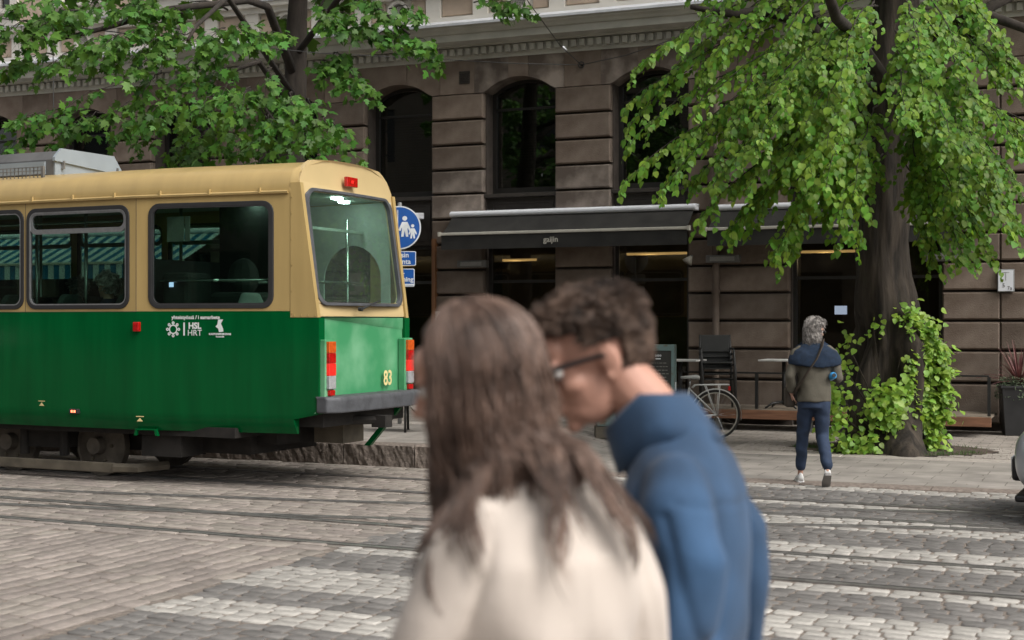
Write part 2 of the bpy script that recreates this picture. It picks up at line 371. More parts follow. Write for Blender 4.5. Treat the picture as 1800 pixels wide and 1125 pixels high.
def brickmat(name, c1, c2, mortar, w, h, ms, rough=.85, off=.5, bump=.4, rot=0):
    m = bpy.data.materials.new(name); m.use_nodes = True; nt = m.node_tree; L = nt.links; b = nt.nodes['Principled BSDF']
    tc = _n(nt, 'ShaderNodeTexCoord'); mp = _n(nt, 'ShaderNodeMapping'); mp.inputs['Rotation'].default_value = (0, 0, R(rot)); L.new(tc.outputs['Object'], mp.inputs['Vector'])
    nz0 = _n(nt, 'ShaderNodeTexNoise'); nz0.inputs['Scale'].default_value = 3.0; L.new(mp.outputs[0], nz0.inputs['Vector'])
    va = _n(nt, 'ShaderNodeVectorMath', operation='MULTIPLY_ADD'); va.inputs[1].default_value = (.04, .04, 0); L.new(nz0.outputs['Color'], va.inputs[0]); L.new(mp.outputs[0], va.inputs[2])
    br = _n(nt, 'ShaderNodeTexBrick'); br.offset = off; br.inputs['Scale'].default_value = 1; br.inputs['Brick Width'].default_value = w; br.inputs['Row Height'].default_value = h; br.inputs['Mortar Size'].default_value = ms; br.inputs['Bias'].default_value = 0; br.inputs['Mortar Smooth'].default_value = .3
    br.inputs['Color1'].default_value = tuple(c1)+(1,); br.inputs['Color2'].default_value = tuple(c2)+(1,); br.inputs['Mortar'].default_value = tuple(mortar)+(1,); L.new(va.outputs[0], br.inputs['Vector'])
    nz = _n(nt, 'ShaderNodeTexNoise'); nz.inputs['Scale'].default_value = 2.5; nz.inputs['Detail'].default_value = 8; L.new(tc.outputs['Object'], nz.inputs['Vector'])
    mr = _n(nt, 'ShaderNodeMapRange'); mr.inputs['From Min'].default_value = .3; mr.inputs['From Max'].default_value = .7; mr.inputs['To Min'].default_value = .72; mr.inputs['To Max'].default_value = 1.22; L.new(nz.outputs['Fac'], mr.inputs['Value'])
    sc = _n(nt, 'ShaderNodeVectorMath', operation='SCALE'); L.new(br.outputs['Color'], sc.inputs[0]); L.new(mr.outputs[0], sc.inputs['Scale']); L.new(sc.outputs[0], b.inputs['Base Color'])
    b.inputs['Roughness'].default_value = rough
    n2 = _n(nt, 'ShaderNodeTexNoise'); n2.inputs['Scale'].default_value = 70; L.new(tc.outputs['Object'], n2.inputs['Vector'])
    ad = _n(nt, 'ShaderNodeMath', operation='MULTIPLY_ADD'); ad.inputs[1].default_value = -1.5; L.new(br.outputs['Fac'], ad.inputs[0]); L.new(n2.outputs['Fac'], ad.inputs[2])
    bp = _n(nt, 'ShaderNodeBump'); bp.inputs['Strength'].default_value = bump; bp.inputs['Distance'].default_value = .01; L.new(ad.outputs[0], bp.inputs['Height']); L.new(bp.outputs[0], b.inputs['Normal'])
    MATS[name] = m
brickmat('sett_far', (.19, .175, .16), (.24, .22, .20), (.10, .085, .07), .2, .13, .012)
brickmat('paving', (.255, .235, .21), (.285, .262, .235), (.15, .135, .115), .5, .35, .007, bump=.3)
brickmat('paving_tan', (.26, .235, .205), (.33, .295, .26), (.15, .13, .11), .28, .18, .008, bump=.3)
def stripemat(name, a, b_, w):
    m = bpy.data.materials.new(name); m.use_nodes = True; nt = m.node_tree; L = nt.links; b = nt.nodes['Principled BSDF']
    tc = _n(nt, 'ShaderNodeTexCoord'); sx = _n(nt, 'ShaderNodeSeparateXYZ'); L.new(tc.outputs['Object'], sx.inputs[0])
    mo = _n(nt, 'ShaderNodeMath', operation='PINGPONG'); mo.inputs[1].default_value = w; L.new(sx.outputs['X'], mo.inputs[0])
    gt = _n(nt, 'ShaderNodeMath', operation='GREATER_THAN'); gt.inputs[1].default_value = w/2; L.new(mo.outputs[0], gt.inputs[0])
    mx = _n(nt, 'ShaderNodeMix', data_type='RGBA'); L.new(gt.outputs[0], mx.inputs[0]); mx.inputs[6].default_value = tuple(a)+(1,); mx.inputs[7].default_value = tuple(b_)+(1,)
    L.new(mx.outputs[2], b.inputs['Base Color']); b.inputs['Roughness'].default_value = .85
    tr = _n(nt, 'ShaderNodeBsdfTranslucent'); ms = _n(nt, 'ShaderNodeMixShader'); ms.inputs[0].default_value = .45; L.new(mx.outputs[2], tr.inputs[0]); L.new(b.outputs[0], ms.inputs[1]); L.new(tr.outputs[0], ms.inputs[2]); L.new(ms.outputs[0], nt.nodes['Material Output'].inputs['Surface'])
    MATS[name] = m
stripemat('awning_stripe', (.02, .20, .36), (.75, .80, .80), .13)
# ================================================================ GROUND
KERB_Y = 14.40
road = bx(-70, -40, -.30, 70, KERB_Y+.02, -.0065).build('road', 'mortar'); tag(road, kind='structure', label='grey sett paved street with tram tracks')
def zs(X):        # the pavement is raised behind the tram and drops flush at the crossing
    t = min(1, max(0, (X+7.2)/1.6)); return .235*(1-t*t*(3-2*t))+.004
# rails ------------------------------------------------------------
def cat(pts, n=12):
    P = [Vector((p[0], p[1], 0)) for p in pts]; P = [P[0]*2-P[1]]+P+[P[-1]*2-P[-2]]; out = []
    for i in range(1, len(P)-2):
        for k in range(n):
            t = k/n; a, b, c, d = P[i-1], P[i], P[i+1], P[i+2]
            out.append(.5*((2*b)+(c-a)*t+(2*a-5*b+4*c-d)*t*t+(3*b-a-3*c+d)*t**3))
    out.append(P[-2]); return out
CR = [(-40, 9.45), (-22, 9.46), (-15, 9.55), (-11, 9.92), (-8.5, 10.30), (-6.0, 10.82), (-3.4, 11.74), (-1.6, 12.24), (.6, 12.46), (6, 12.47), (30, 12.47)]
cl = cat(CR)
def offs(line, o):
    res = []
    for i, p in enumerate(line):
        t = (line[min(i+1, len(line)-1)]-line[max(i-1, 0)]).normalized(); res.append(p+Vector((-t.y, t.x, 0))*o)
    return res
straight = lambda d: [Vector((s_*2.0, d, 0)) for s_ in range(-22, 13)]
RAILS = [('near rail of the nearest tram track', straight(8.97)), ('far rail of the nearest tram track', straight(9.97)),
         ('near rail of the track under the tram', straight(11.98)), ('far rail of the track under the tram', straight(12.96)),
         ('near rail of the curved crossover track', offs(cl, -.5)), ('far rail of the curved crossover track', offs(cl, .5))]
rail_w = []
for lab, line in RAILS:
    W = [trk(p.x, p.y) for p in line]; rail_w.append(W)
    h = MB(); g = MB()
    def strip(mb, o0, o1, z0, z1, zb):
        L0 = offs(W, o0); L1 = offs(W, o1); rings = []
        for p, q in zip(L0, L1):
            rings.append([(p.x, p.y, zb), (q.x, q.y, zb), (q.x, q.y, z1), ((p.x+q.x)/2, (p.y+q.y)/2, max(z0, z1)+.002), (p.x, p.y, z0)])
        mb.loft(rings)
    jit = .0006*RAILS.index((lab, line))
    strip(h, -.028, .030, .004+jit, .004+jit, -.05); strip(h, .076, .086, .001+jit, .001+jit, -.05)
    strip(g, .030, .076, -.001+jit, -.001+jit, -.05)  # flush dark strip: the groove and its shadow put into colour
    t = thing('tram_rail', 'steel '+lab, 'rail', W[0])
    for mb, nm, mt in ((h, 'rail_head', 'steel_rail'), (g, 'rail_groove_shade', 'rail_groove_shade')):
        mb.v = [(a-W[0].x, b-W[0].y, c-W[0].z) for a, b, c in mb.v]; mb.build(nm, mt, t, auto=40)
RW = []
for W in rail_w: RW.append(np.array([(p.x, p.y) for p in W]))
def rail_dist(x, y):
    best = 9
    for A in RW:
        a = A[:-1]; b = A[1:]; d = b-a; t = np.clip(((np.array((x, y))-a)*d).sum(1)/(d*d).sum(1), 0, 1)
        q = a+d*t[:, None]; e = np.array((x, y))-q; dd = np.hypot(e[:, 0], e[:, 1]); i = dd.argmin()
        nx = (-d[i, 1], d[i, 0]); sgn = (e[i, 0]*nx[0]+e[i, 1]*nx[1])
        v = dd[i]-(.088 if sgn > 0 else .032)
        best = min(best, v)
    return best
# setts -------------------------------------------------------------
ZE = -5.2
BANDS = [(3.0, 3.9, 'd'), (3.9, 5.0, 'l'), (5.0, 6.43, 'd'), (6.43, 6.9, 'l'), (6.9, 7.33, 'd'), (7.33, 8.03, 'l'), (8.03, 8.67, 'd'), (8.67, 9.05, 'l'), (9.05, 9.72, 'd'), (9.72, 10.52, 'l'), (10.52, 11.3, 'd'),
         (11.3, 11.97, 'l'), (11.97, 12.68, 'd'), (12.68, 13.0, 'l'), (13.0, 13.9, 'd'), (13.9, 14.6, 'l')]
setts = []      # (screen size, class, verts, faces)
rs = random.Random(11)
def sett(cx, cy, ux, uy, lx, ly, cls, gap=.0065):
    """one stone: centre, row direction, length along the row and across it"""
    X, Y, D_ = seen((cx, cy, 0))
    if not (-180 < X < 1980 and Y < 1230): return
    if cy > KERB_Y-.03: return
    hl, hw = lx/2-gap, ly/2-gap; vx, vy = -uy, ux
    dr = rail_dist(cx, cy)
    if dr < 0.012: return
    if dr < hw*1.05 and abs(ux) > .7: 
        k = max(.35, dr/(hw*1.05)); hw *= k
    zt = rs.gauss(0, .0020); tx, ty = rs.gauss(0, .007), rs.gauss(0, .008)
    cor = []
    j = min(.010, hw*.16)
    for sx, sy in ((-1, -1), (1, -1), (1, 1), (-1, 1)):
        cor.append((sx*hl+rs.uniform(-j, j), sy*hw+rs.uniform(-j, j)))
    ring = []
    for i in range(4):     # rounded corners: two points for each corner
        p = cor[i]; pr = cor[i-1]; nx = cor[(i+1) % 4]
        for q in (pr, nx):
            t = rs.uniform(.10, .2); ring.append((p[0]+(q[0]-p[0])*t, p[1]+(q[1]-p[1])*t))
    ins = min(.010, hw*.2); vs = []
    for zz, sc in ((-.045, 0), (-.006, 0), (-.0012, .45), (.0012, 1.0)):
        for a, b in ring:
            r = math.hypot(a, b); f = 1-ins*sc/max(r, .01)
            a2, b2 = a*f, b*f; z = zz+zt+(a2*tx+b2*ty if zz > -.03 else 0)
            vs.append((cx+ux*a2+vx*b2, cy+uy*a2+vy*b2, z))
    fs = [tuple(3*8+k for k in range(8))]
    for r_ in range(3):
        for k in range(8):
            k2 = (k+1) % 8; fs.append((r_*8+k, r_*8+k2, (r_+1)*8+k2, (r_+1)*8+k))
    area = lx*ly*(F/D_)*(F/D_)*CAMZ/D_ if (0 < X < 1800 and Y < 1125) else 0
    if 745 < X < 1310 and Y > 880: area = 0           # hidden by the couple
    setts.append((area, cls, vs, fs))
# zebra and tracks: rows follow the rails
def row_area(d0, d1, s0, s1, cls_fn, wlo, whi, llo, lhi):
    d = d0
    while d < d1-.03:
        w = min(rs.uniform(wlo, whi), d1-d)
        if d1-d-w < wlo*.55: w = d1-d
        s = s0+rs.uniform(-.1, 0); 
        while s < s1:
            l = rs.uniform(llo, lhi); p = trk(s+l/2, d+w/2+rs.uniform(-.004, .004)); c = cls_fn(p.x, p.y, d+w/2)
            if c: sett(p.x, p.y, TC, -TS, l, w, c)
            s += l
        d += w
for b0, b1, c in BANDS:
    n = max(1, round((b1-b0)/.125))
    row_area(b0, b1, -6.2, 3.2, lambda x, y, d, c=c: c if x > ZE else None, (b1-b0)/n*.94, (b1-b0)/n*1.02, .12, .19)
row_area(9.12, 9.90, -13.5, -4.8, lambda x, y, d: 'n' if x < ZE else None, .12, .16, .17, .30)
row_area(10.12, 11.9, -15.0, -4.8, lambda x, y, d: 'n' if x < ZE else None, .13, .18, .18, .32)
row_area(11.9, 14.6, -15.0, -4.8, lambda x, y, d: 'n' if x < ZE else None, .13, .18, .18, .32)
row_area(8.68, 8.93, -13.5, -4.8, lambda x, y, d: 'n' if x < ZE else None, .16, .2, .22, .36)
# left of the zebra rows run towards the building
x = ZE-.02
while x > -11.5:
    w = rs.uniform(.115, .15); y = 5.0+rs.uniform(0, .3); 
    while y < 9.0:
        l = rs.uniform(.2, .36); yy = y+l/2
        dd = (yy-(-x*TS*0))   # world Y; track frame offset below
        dtrk = x*TS+yy*TC
        if dtrk+l/2 < 8.70: sett(x-w/2, yy, TS*.4, 1.0, l, w, 'n', gap=.0055)
        elif dtrk-l/2 < 8.60:
            l2 = 8.66-(dtrk-l/2)
            if l2 > .05: sett(x-w/2, y+l2/2, TS*.4, 1.0, l2, w, 'n', gap=.0055)
        y += l
    x -= w
CLS = {'n': 'sett', 'l': 'sett_light', 'd': 'sett_dark'}
setts.sort(key=lambda t: -t[0])
SLAB = {'n': 'grey brown granite sett', 'l': 'pale granite sett of the crossing stripes', 'd': 'dark grey granite sett between the crossing stripes'}
for a, c, v, f in setts[:300]:
    cx = sum(p[0] for p in v)/len(v); cy = sum(p[1] for p in v)/len(v)
    mb = MB(); mb.add([(p[0]-cx, p[1]-cy, p[2]) for p in v], f)
    o = mb.build('sett', CLS[c], road, auto=45, fix=False); o.location = (cx, cy, 0)
for c in 'nld':
    mb = MB()
    for a, cc, v, f in setts[300:]:
        if cc == c: mb.add(v, f)
    o = mb.build({'n': 'setts', 'l': 'pale_setts', 'd': 'dark_setts'}[c], CLS[c], road, auto=45, fix=False); tag(o, kind='stuff')
# pavement ------------------------------------------------------------
rows = [KERB_Y+.32, 16.0, 17.45]
def sheet(name, y0, y1, mat, dz=0.0, x0=-60, x1=60):
    mb = MB(); xs = [x0, -30, -20, -12, -9]+[-7.4+.1*k for k in range(22)]+[-5, -3, 0, 4, 10, x1]
    rings = [[(X, y0, zs(X)+dz), (X, y1, zs(X)+dz), (X, y1, -.3), (X, y0, -.3)] for X in xs]
    mb.loft(rings); return mb.build(name, mat)
pv = sheet('pavement', KERB_Y+.30, 17.46, 'paving'); tag(pv, kind='structure', label='grey paved strip along the street behind the kerb')
pv2 = sheet('pavement_inner', 17.46, 22.70, 'paving_tan', -.004); tag(pv2, kind='structure', label='tan pavement along the foot of the stone building')
kr = random.Random(3)
X = -32.0
kerb = thing('kerb', 'long rough hewn granite kerb, tall behind the tram and flush at the crossing', 'kerb', (0, KERB_Y, 0))
while X < 8:
    L_ = kr.uniform(.9, 1.35); near = -13 < X < -6
    nx = 60 if near else 4; nz = 9; mb = MB(); rings = []
    for i in range(nx+1):
        xx = X+.008+(L_-.016)*i/nx; top = zs(xx)+.006; ring = [(xx, .30, -.2), (xx, .30, top)]
        ring.append((xx, .03, top)); 
        for k in range(nz+1):
            z = top-.012-(top+.05)*k/nz
            amp = min(1, max(0, (top-.02)*10))
            rough = noise.noise(Vector((xx*14+z*9, z*6, 3.3)))*.020+noise.noise(Vector((xx*34+z*20, z*30, 1)))*.012+.0045*math.sin(95*xx+48*z+5*noise.noise(Vector((xx*6, z*9, 8))))
            ring.append((xx, rough*amp, z))
        rings.append(ring)
    mb.loft(rings); mb.build('kerb_stone', 'granite_kerb', kerb, auto=50); X += L_
X = -24.0
band = thing('granite_band', 'row of pale granite slabs set flush in the pavement', 'paving', (0, 17.46, 0))
while X < 8:
    L_ = kr.uniform(.8, 1.2); mb = MB(); z = zs(X+L_/2)
    if abs(zs(X)-zs(X+L_)) < .03:
        mb.box(X+.006, 0, -.1, X+L_-.006, .36, z+.006+kr.uniform(0, .004)); mb.build('slab', 'granite_band', band, bevel=.006, seg=1)
    X += L_
# small setts around the tree and behind the band
sp = MB(); yy = 17.86
while yy < 19.4:
    w = .13; xx = -4.6
    while xx < 1.2:
        l = rs.uniform(.12, .2); cx = xx+l/2
        if math.hypot((cx+2.64)/1.25, (yy+.065-18.75)/.9) > 1.02:
            z = zs(cx)+rs.uniform(.006, .013); sp.box(xx+.007, yy+.007, -.02, xx+l-.007, yy+w-.007, z)
        xx += l
    yy += w
o = sp.build('tree_setts', 'granite_band', pv2, bevel=0); tag(o, kind='stuff')

lt = MB()
for k in range(900):
    x = rs.uniform(-13, 1.5); y = rs.uniform(5.5, 21); z = .004 if y < KERB_Y else zs(x)+.004
    if noise.noise(Vector((x*.8, y*.8, 5))) < -.05: continue
    r_ = rs.uniform(.006, .016); a = rs.uniform(0, 6.28); lt.add([(x+r_*math.cos(a), y+r_*math.sin(a), z), (x+.6*r_*math.cos(a+1.9), y+.6*r_*math.sin(a+1.9), z+.004), (x+r_*math.cos(a+3.3), y+r_*math.sin(a+3.3), z), (x+.5*r_*math.cos(a+4.8), y+.5*r_*math.sin(a+4.8), z+.003)], [(0, 1, 2, 3)])
tag(lt.build('leaf_litter', 'litter', None, fix=False), 'tiny brown bits of litter scattered over the paving', 'litter', kind='stuff')
# ================================================================ STONE BUILDING
WY = 22.5
bld = thing('stone_building', 'brown rusticated stone building with arched windows and a pale upper storey', 'building', (0, WY, 0))
BX0, BX1 = -30.0, 9.0
WIN = [(-7.08-2.325*k, 1.30) for k in range(10)]             # centre, width
WIN += [(-3.59, 2.30), (.9, 1.6), (3.6, 1.6), (6.3, 1.6)]
WIN.sort()
edges = [BX0]+[e for c, w in WIN for e in (c-w/2, c+w/2)]+[BX1]
piers = [(edges[i], edges[i+1]) for i in range(0, len(edges), 2)]
JZ = [.10, .72, 1.21, 1.66, 2.11, 2.55, 2.99, 3.43, 3.87, 4.29, 4.72, 5.16, 5.62]
br_ = random.Random(5)
core = MB()
for a, b in piers: core.box(a, .06, -.1, b, .75, 5.95)
core.box(BX0, .20, 5.951, BX1, .74, 7.45)
core.build('pier_core', 'stone_joint', bld)
for a, b in piers:
    for z0, z1 in zip(JZ[:-1], JZ[1:]):
        segs = [(a+.02, b-.02)] if b-a < 1.9 else [(a+.02+(b-a-.04)*i/3, a+.02+(b-a-.04)*(i+1)/3-.01*(i < 2)) for i in range(3)]
        for s0, s1 in segs:
            mb = MB(); c = (s0+s1)/2; zc = (z0+z1)/2
            mb.cbox(s0-c, -.065+br_.uniform(-.006, .006), z0-zc+.022, s1-c, .10, z1-zc-.018, .022)
            pale = (z0 > 3.3 and z0 < 4.0 and -12.5 < c < -6)
            o = mb.build('stone_block', 'stone_pale' if pale and br_.random() < .8 else 'stone', bld, auto=30); o.location = (c, 0, zc)
# spandrels and arches: shaped stones
ZA, ZT = 5.60, 6.20
def arch_z(x, c, w, rise=.27):
    h = w/2+.02; r = (h*h+rise*rise)/(2*rise); d = x-c
    return ZA-.02+rise-r+math.sqrt(max(0, r*r-d*d))
for i, (c, w) in enumerate(WIN):
    # split: left haunch, keystone, right haunch; the pier stone joins the next bay
    xl = -w/2; kw = w*.14
    for nm, x0, x1 in (('arch_stone', xl-.18, -kw-.004), ('keystone', -kw, kw), ('arch_stone', kw+.004, -xl+.18)):
        bot = []
        for k in range(9):
            x = x0+(x1-x0)*k/8
            bot.append((x, arch_z(c+x, c, w) if abs(x) < w/2 else ZA+.012))
        poly = [(x0, ZT)]+bot+[(x1, ZT)]
        mb = MB(); fr = -.075 if nm == 'keystone' else -.06
        mb.plate(poly, [], lambda u, v, t, fr=fr: (u, fr+t, v), .42 if True else 0)
        pale = nm != 'keystone' and -10 < c < -3 
        o = mb.build(nm, 'stone_pale' if pale else 'stone', bld); o.location = (c, 0, 0)
    # reveal of the arch
    pts = [(-w/2+w*k/12, arch_z(c-w/2+w*k/12, c, w)) for k in range(13)]
for a, b in piers:
    a2, b2 = a+.18, b-.18
    n = 1 if b2-a2 < 1.3 else 2
    for k in range(n):
        s0 = a2+(b2-a2)*k/n; s1 = a2+(b2-a2)*(k+1)/n
        if s1-s0 < .1: continue
        c = (s0+s1)/2; mb = MB(); mb.cbox(s0-c+.003, -.06, -.30, s1-c-.003, .15, .295, .006)
        o = mb.build('frieze_stone', 'stone', bld); o.location = (c, 0, 5.91)
# wall vents
for xx in (-10.42, -5.95):
    mb = MB(); mb.box(xx-.10, -.072, 5.78, xx+.10, -.055, 6.0)
    for k in range(6): mb.box(xx-.085, -.085, 5.80+.032*k, xx+.085, -.07, 5.815+.032*k)
    mb.build('wall_vent', 'dark_panel', bld)
# windows of the mezzanine with sill, dark panel, shopfront below
shopx = {}
for i, (c, w) in enumerate(WIN):
    win = bpy.data.objects.new('window', None); COL.objects.link(win); win.parent = bld; win.location = (c, 0, 0)
    h = w/2
    def loop(inset, zb):
        pts = [(-h+inset, zb)]+[(h-inset, zb)]
        top = [(h-inset-(2*h-2*inset)*k/12, arch_z(c+(h-inset-(2*h-2*inset)*k/12), c, w)-inset*.8) for k in range(13)]
        return pts+top
    fy = .33
    A, B = loop(-.06, 3.84), loop(.07, 3.98)
    mb = MB(); mb.ring(A, B, lambda u, v, t: (u, fy+t, v), 0, .10)
    mb.box(-h+.07, fy+.02, 5.33, h-.07, fy+.08, 5.37)
    if w > 1.5: mb.box(-.03, fy+.01, 3.98, .03, fy+.08, 5.35)
    mb.build('window_frame', 'black_frame', win)
    MB().plate(loop(.06, 3.97), [], lambda u, v, t: (u, fy+.05+t, v), .006).build('pane', 'pane_glass', win)
    sl = MB(); z = 4.02
    while z < 5.32:
        sl.add([(-h+.09, fy+.115, z), (h-.09, fy+.115, z), (h-.09, fy+.13, z+.036), (-h+.09, fy+.13, z+.036)], [(0, 1, 2, 3)]); z += .048
    o = sl.build('blind', 'blind_slat', win, fix=False); tag(o, kind='stuff')
    bx(-h-.02, fy+.20, 3.8, h+.02, fy+.24, 6.0).build('room_back', 'shop_dark', win)
    bx(-h-.015, -.02, 3.79, h+.015, fy+.05, 3.855).build('sill', 'dark_panel', win, bevel=.01)
    # fascia panel
    mb = MB(); mb.box(-h-.01, .12, 3.0, h+.01, .2, 3.79)
    mb.ring([(-h+.08, 3.08), (h-.08, 3.08), (h-.08, 3.72), (-h+.08, 3.72)], [(-h+.11, 3.11), (h-.11, 3.11), (h-.11, 3.69), (-h+.11, 3.69)], lambda u, v, t: (u, .12+t, v), -.018, .0)
    mb.build('fascia_panel', 'dark_panel', win)
    # shopfront
    sf = MB(); sf.ring([(-h-.01, .10), (h+.01, .10), (h+.01, 3.0), (-h-.01, 3.0)], [(-h+.06, .42), (h-.06, .42), (h-.06, 2.93), (-h+.06, 2.93)], lambda u, v, t: (u, .16+t, v), 0, .09)
    sf.box(-h+.06, .18, 2.32, h-.06, .24, 2.37)
    if w > 1.5: sf.box(-.04, .17, .42, .04, .24, 2.32)
    sf.build('shop_frame', 'black_frame', win)
    MB().box(-h+.05, .20, .41, h-.05, .206, 2.94).build('shop_pane', 'shop_glass', win)
# brown timber trims beside the shopfronts
for xx in (-10.98, ):
    bx(xx-.05, -.12, .25, xx+.02, .0, 3.1).build('timber_trim', 'brown_wood_trim', bld)
# drain pipe
mb = MB(); mb.cyl((-5.92, -.16, .1), (-5.92, -.16, 6.1), .055, n=12)
for z in (.9, 2.1, 3.6, 5.0): mb.cyl((-5.92, -.16, z), (-5.92, -.16, z+.05), .068, n=12); mb.box(-5.94, -.16, z, -5.90, -.02, z+.03)
mb.build('drain_pipe', 'stone', bld, auto=40)
# dark shop interior
mb = MB()
mb.box(BX0, 4.2, -.1, BX1, 4.3, 3.8); mb.box(BX0, .76, 3.2, BX1, 4.2, 3.3); mb.box(BX0, .3, -.1, BX1, 4.2, .12); mb.box(BX0-.1, .0, -.1, BX0, 4.3, 12); mb.box(BX1, .0, -.1, BX1+.1, 4.3, 12)
mb.build('shop_interior', 'shop_dark', bld)
# cornice
def prof(name, pts, mat, x0=BX0-.3, x1=BX1+.3):
    mb = MB(); mb.loft([[(x, p[0], p[1]) for p in pts] for x in (x0, x1)]); return mb.build(name, mat, bld)
prof('cornice_bed', [(.1, 6.19), (-.085, 6.19), (-.09, 6.235), (-.10, 6.235), (-.10, 6.40), (.1, 6.40)], 'cornice_grey')
mb = MB(); x = BX0
while x < BX1: mb.box(x, -.175, 6.265, x+.085, -.09, 6.375); x += .15
o = mb.build('dentils', 'cornice_grey', bld); tag(o, kind='stuff')
prof('cornice', [(.1, 6.40), (-.19, 6.40), (-.20, 6.43), (-.40, 6.46), (-.40, 6.58), (-.43, 6.585), (-.46, 6.63), (-.50, 6.66), (-.52, 6.70), (-.52, 6.73), (.1, 6.73)], 'cornice_grey')
prof('cornice_flashing', [(.12, 6.733), (-.545, 6.733), (-.55, 6.70), (-.556, 6.70), (-.556, 6.742), (-.30, 6.84), (.12, 6.90)], 'zinc')
# plinth of the upper storey: pale pilasters and pink panels
mb = MB(); mb.box(BX0, -.10, 6.85, BX1, .19, 6.96); mb.box(BX0, -.12, 7.36, BX1, .19, 7.46); mb.box(BX0, -.20, 7.46, BX1, .19, 7.54); mb.build('plinth', 'render_white', bld)
prof('ledge_flashing', [(.1, 7.543), (-.23, 7.543), (-.23, 7.56), (.1, 7.60)], 'zinc')
bx(BX0, .0, 6.96, BX1, .19, 7.36).build('plinth_wall', 'render_white', bld)
for i, (c, w) in enumerate(WIN):
    for s in (-1, 1):
        px = c+s*(w/2+.06)
        o = bx(-.14, -.085, 6.962, .14, 0, 7.358).build('pilaster_base', 'render_white', bld); o.location = (px, 0, 0)
    for s in (-1, 1):
        q0, q1 = .26, w/2-.12
        if q1-q0 > .1:
            mb = MB(); mb.box(min(s*q0, s*q1), -.035, 7.0, max(s*q0, s*q1), 0, 7.32); o = mb.build('panel', 'render_pink', bld); o.location = (c, 0, 0)
    # round grille between the panels
    rm = MB(); n = 20; A = [(.20*math.cos(2*math.pi*k/n), 7.16+.19*math.sin(2*math.pi*k/n)) for k in range(n)]; B = [(.14*math.cos(2*math.pi*k/n), 7.16+.135*math.sin(2*math.pi*k/n)) for k in range(n)]
    rm.ring(A, B, lambda u, v, t: (u, -.075+t, v), 0, .075); g = rm.build('roundel', 'render_white', bld); g.location = (c, 0, 0)
    gm = MB()
    for k in range(-4, 5):
        hh = math.sqrt(max(.001, .135**2-(k*.03)**2))
        gm.tube([(k*.03-.02*math.sin(z*20), -.03, 7.16+z) for z in [hh*(-1+q/4) for q in range(9)]], .007, 4)
        gm.tube([(-hh+2*hh*q/4, -.028, 7.16+k*.03) for q in range(5)], .006, 4)
    gm.build('grille', 'cornice_grey', g)
    MB().cyl((0, -.002, 7.16), (0, -.012, 7.16), .14, n=20).build('grille_back', 'dark_panel', g)
for a, b in piers:
    mb = MB(); mb.box(a+.22, -.035, 7.0, b-.22, 0, 7.32)
    if b-a > .6: mb.build('panel', 'render_pink', bld)
# upper storey with windows
holes = []; 
for c, w in WIN: holes.append([(c-.5, 7.95), (c+.5, 7.95), (c+.5, 9.9), (c-.5, 9.9)])
MB().plate([(BX0, 7.54), (BX1, 7.54), (BX1, 11.6), (BX0, 11.6)], holes, lambda u, v, t: (u, .02+t, v), .5).build('upper_wall', 'render_pink', bld)
for c, w in WIN:
    win = bpy.data.objects.new('upper_window', None); COL.objects.link(win); win.parent = bld; win.location = (c, 0, 0)
    O_ = [(-.68, 7.62), (.68, 7.62), (.68, 10.1), (-.68, 10.1)]; I_ = [(-.5, 7.95), (.5, 7.95), (.5, 9.9), (-.5, 9.9)]
    MB().ring(O_, I_, lambda u, v, t: (u, -.06+t, v), 0, .2).build('surround', 'render_white', win)
    bx(-.78, -.16, 7.86, .78, .0, 7.95).build('upper_sill', 'render_white', win); bx(-.78, -.16, 10.1, .78, .0, 10.22).build('upper_lintel', 'render_white', win)
    mb = MB(); mb.ring(I_, [(-.43, 8.02), (.43, 8.02), (.43, 9.83), (-.43, 9.83)], lambda u, v, t: (u, .2+t, v), 0, .08); mb.box(-.035, .2, 8.02, .035, .28, 9.83); mb.box(-.43, .2, 9.2, .43, .28, 9.26)
    mb.build('upper_frame', 'render_white', win)
    bx(-.43, .24, 8.02, .43, .246, 9.83).build('upper_pane', 'pane_glass', win); bx(-.5, .45, 7.9, .5, .47, 9.95).build('curtain', 'blind_slat', win)
bx(BX0, .1, 11.6, BX1, 5.0, 15.5).build('top_storey', 'render_pink', bld)
# shop lamps
for nm, p, l in (('lamp tube', atY(1140, 446, WY+1.6), 1.5), ('lamp tube', atY(905, 457, WY+1.5), .85), ('lamp tube', atY(1452, 442, WY+1.2), 1.0), ('lamp tube', atY(700, 466, WY+1.4), .7)):
    k = {1140: 0}
    mb = MB(); mb.tube([(-l/2, 0, 0), (l/2, 0, 0)], .022, 8); o = mb.build('strip_lamp', 'warm_lamp', None); o.location = p
    ld = bpy.data.lights.new('strip_lamp_light', 'POINT'); ld.energy = 5.0; ld.color = (1, .78, .52); ld.shadow_soft_size = .15; lo_ = bpy.data.objects.new('strip_lamp_light', ld); COL.objects.link(lo_); lo_.parent = o; lo_.location = (0, 0, -.12)
    px = seen(p)[0]; where = 'behind the menu cabinet' if 1100 < px < 1200 else ('behind the tree trunk' if px > 1300 else ('left of the woman in the cream coat' if px < 800 else 'above the couple'))
    tag(o, 'warm strip lamp glowing inside the dark shop '+where, 'lamp', 'shop strip lamps')
p = atY(1478, 545, WY+1.0); o = bx(-.11, 0, -.08, .11, .03, .08).build('monitor', 'black_plastic', None); o.location = p; tag(o, 'small lit screen inside the shop beside the grey-haired woman', 'screen')
bx(-.10, -.004, -.07, .10, 0.0, .07).build('display', 'screen', o)
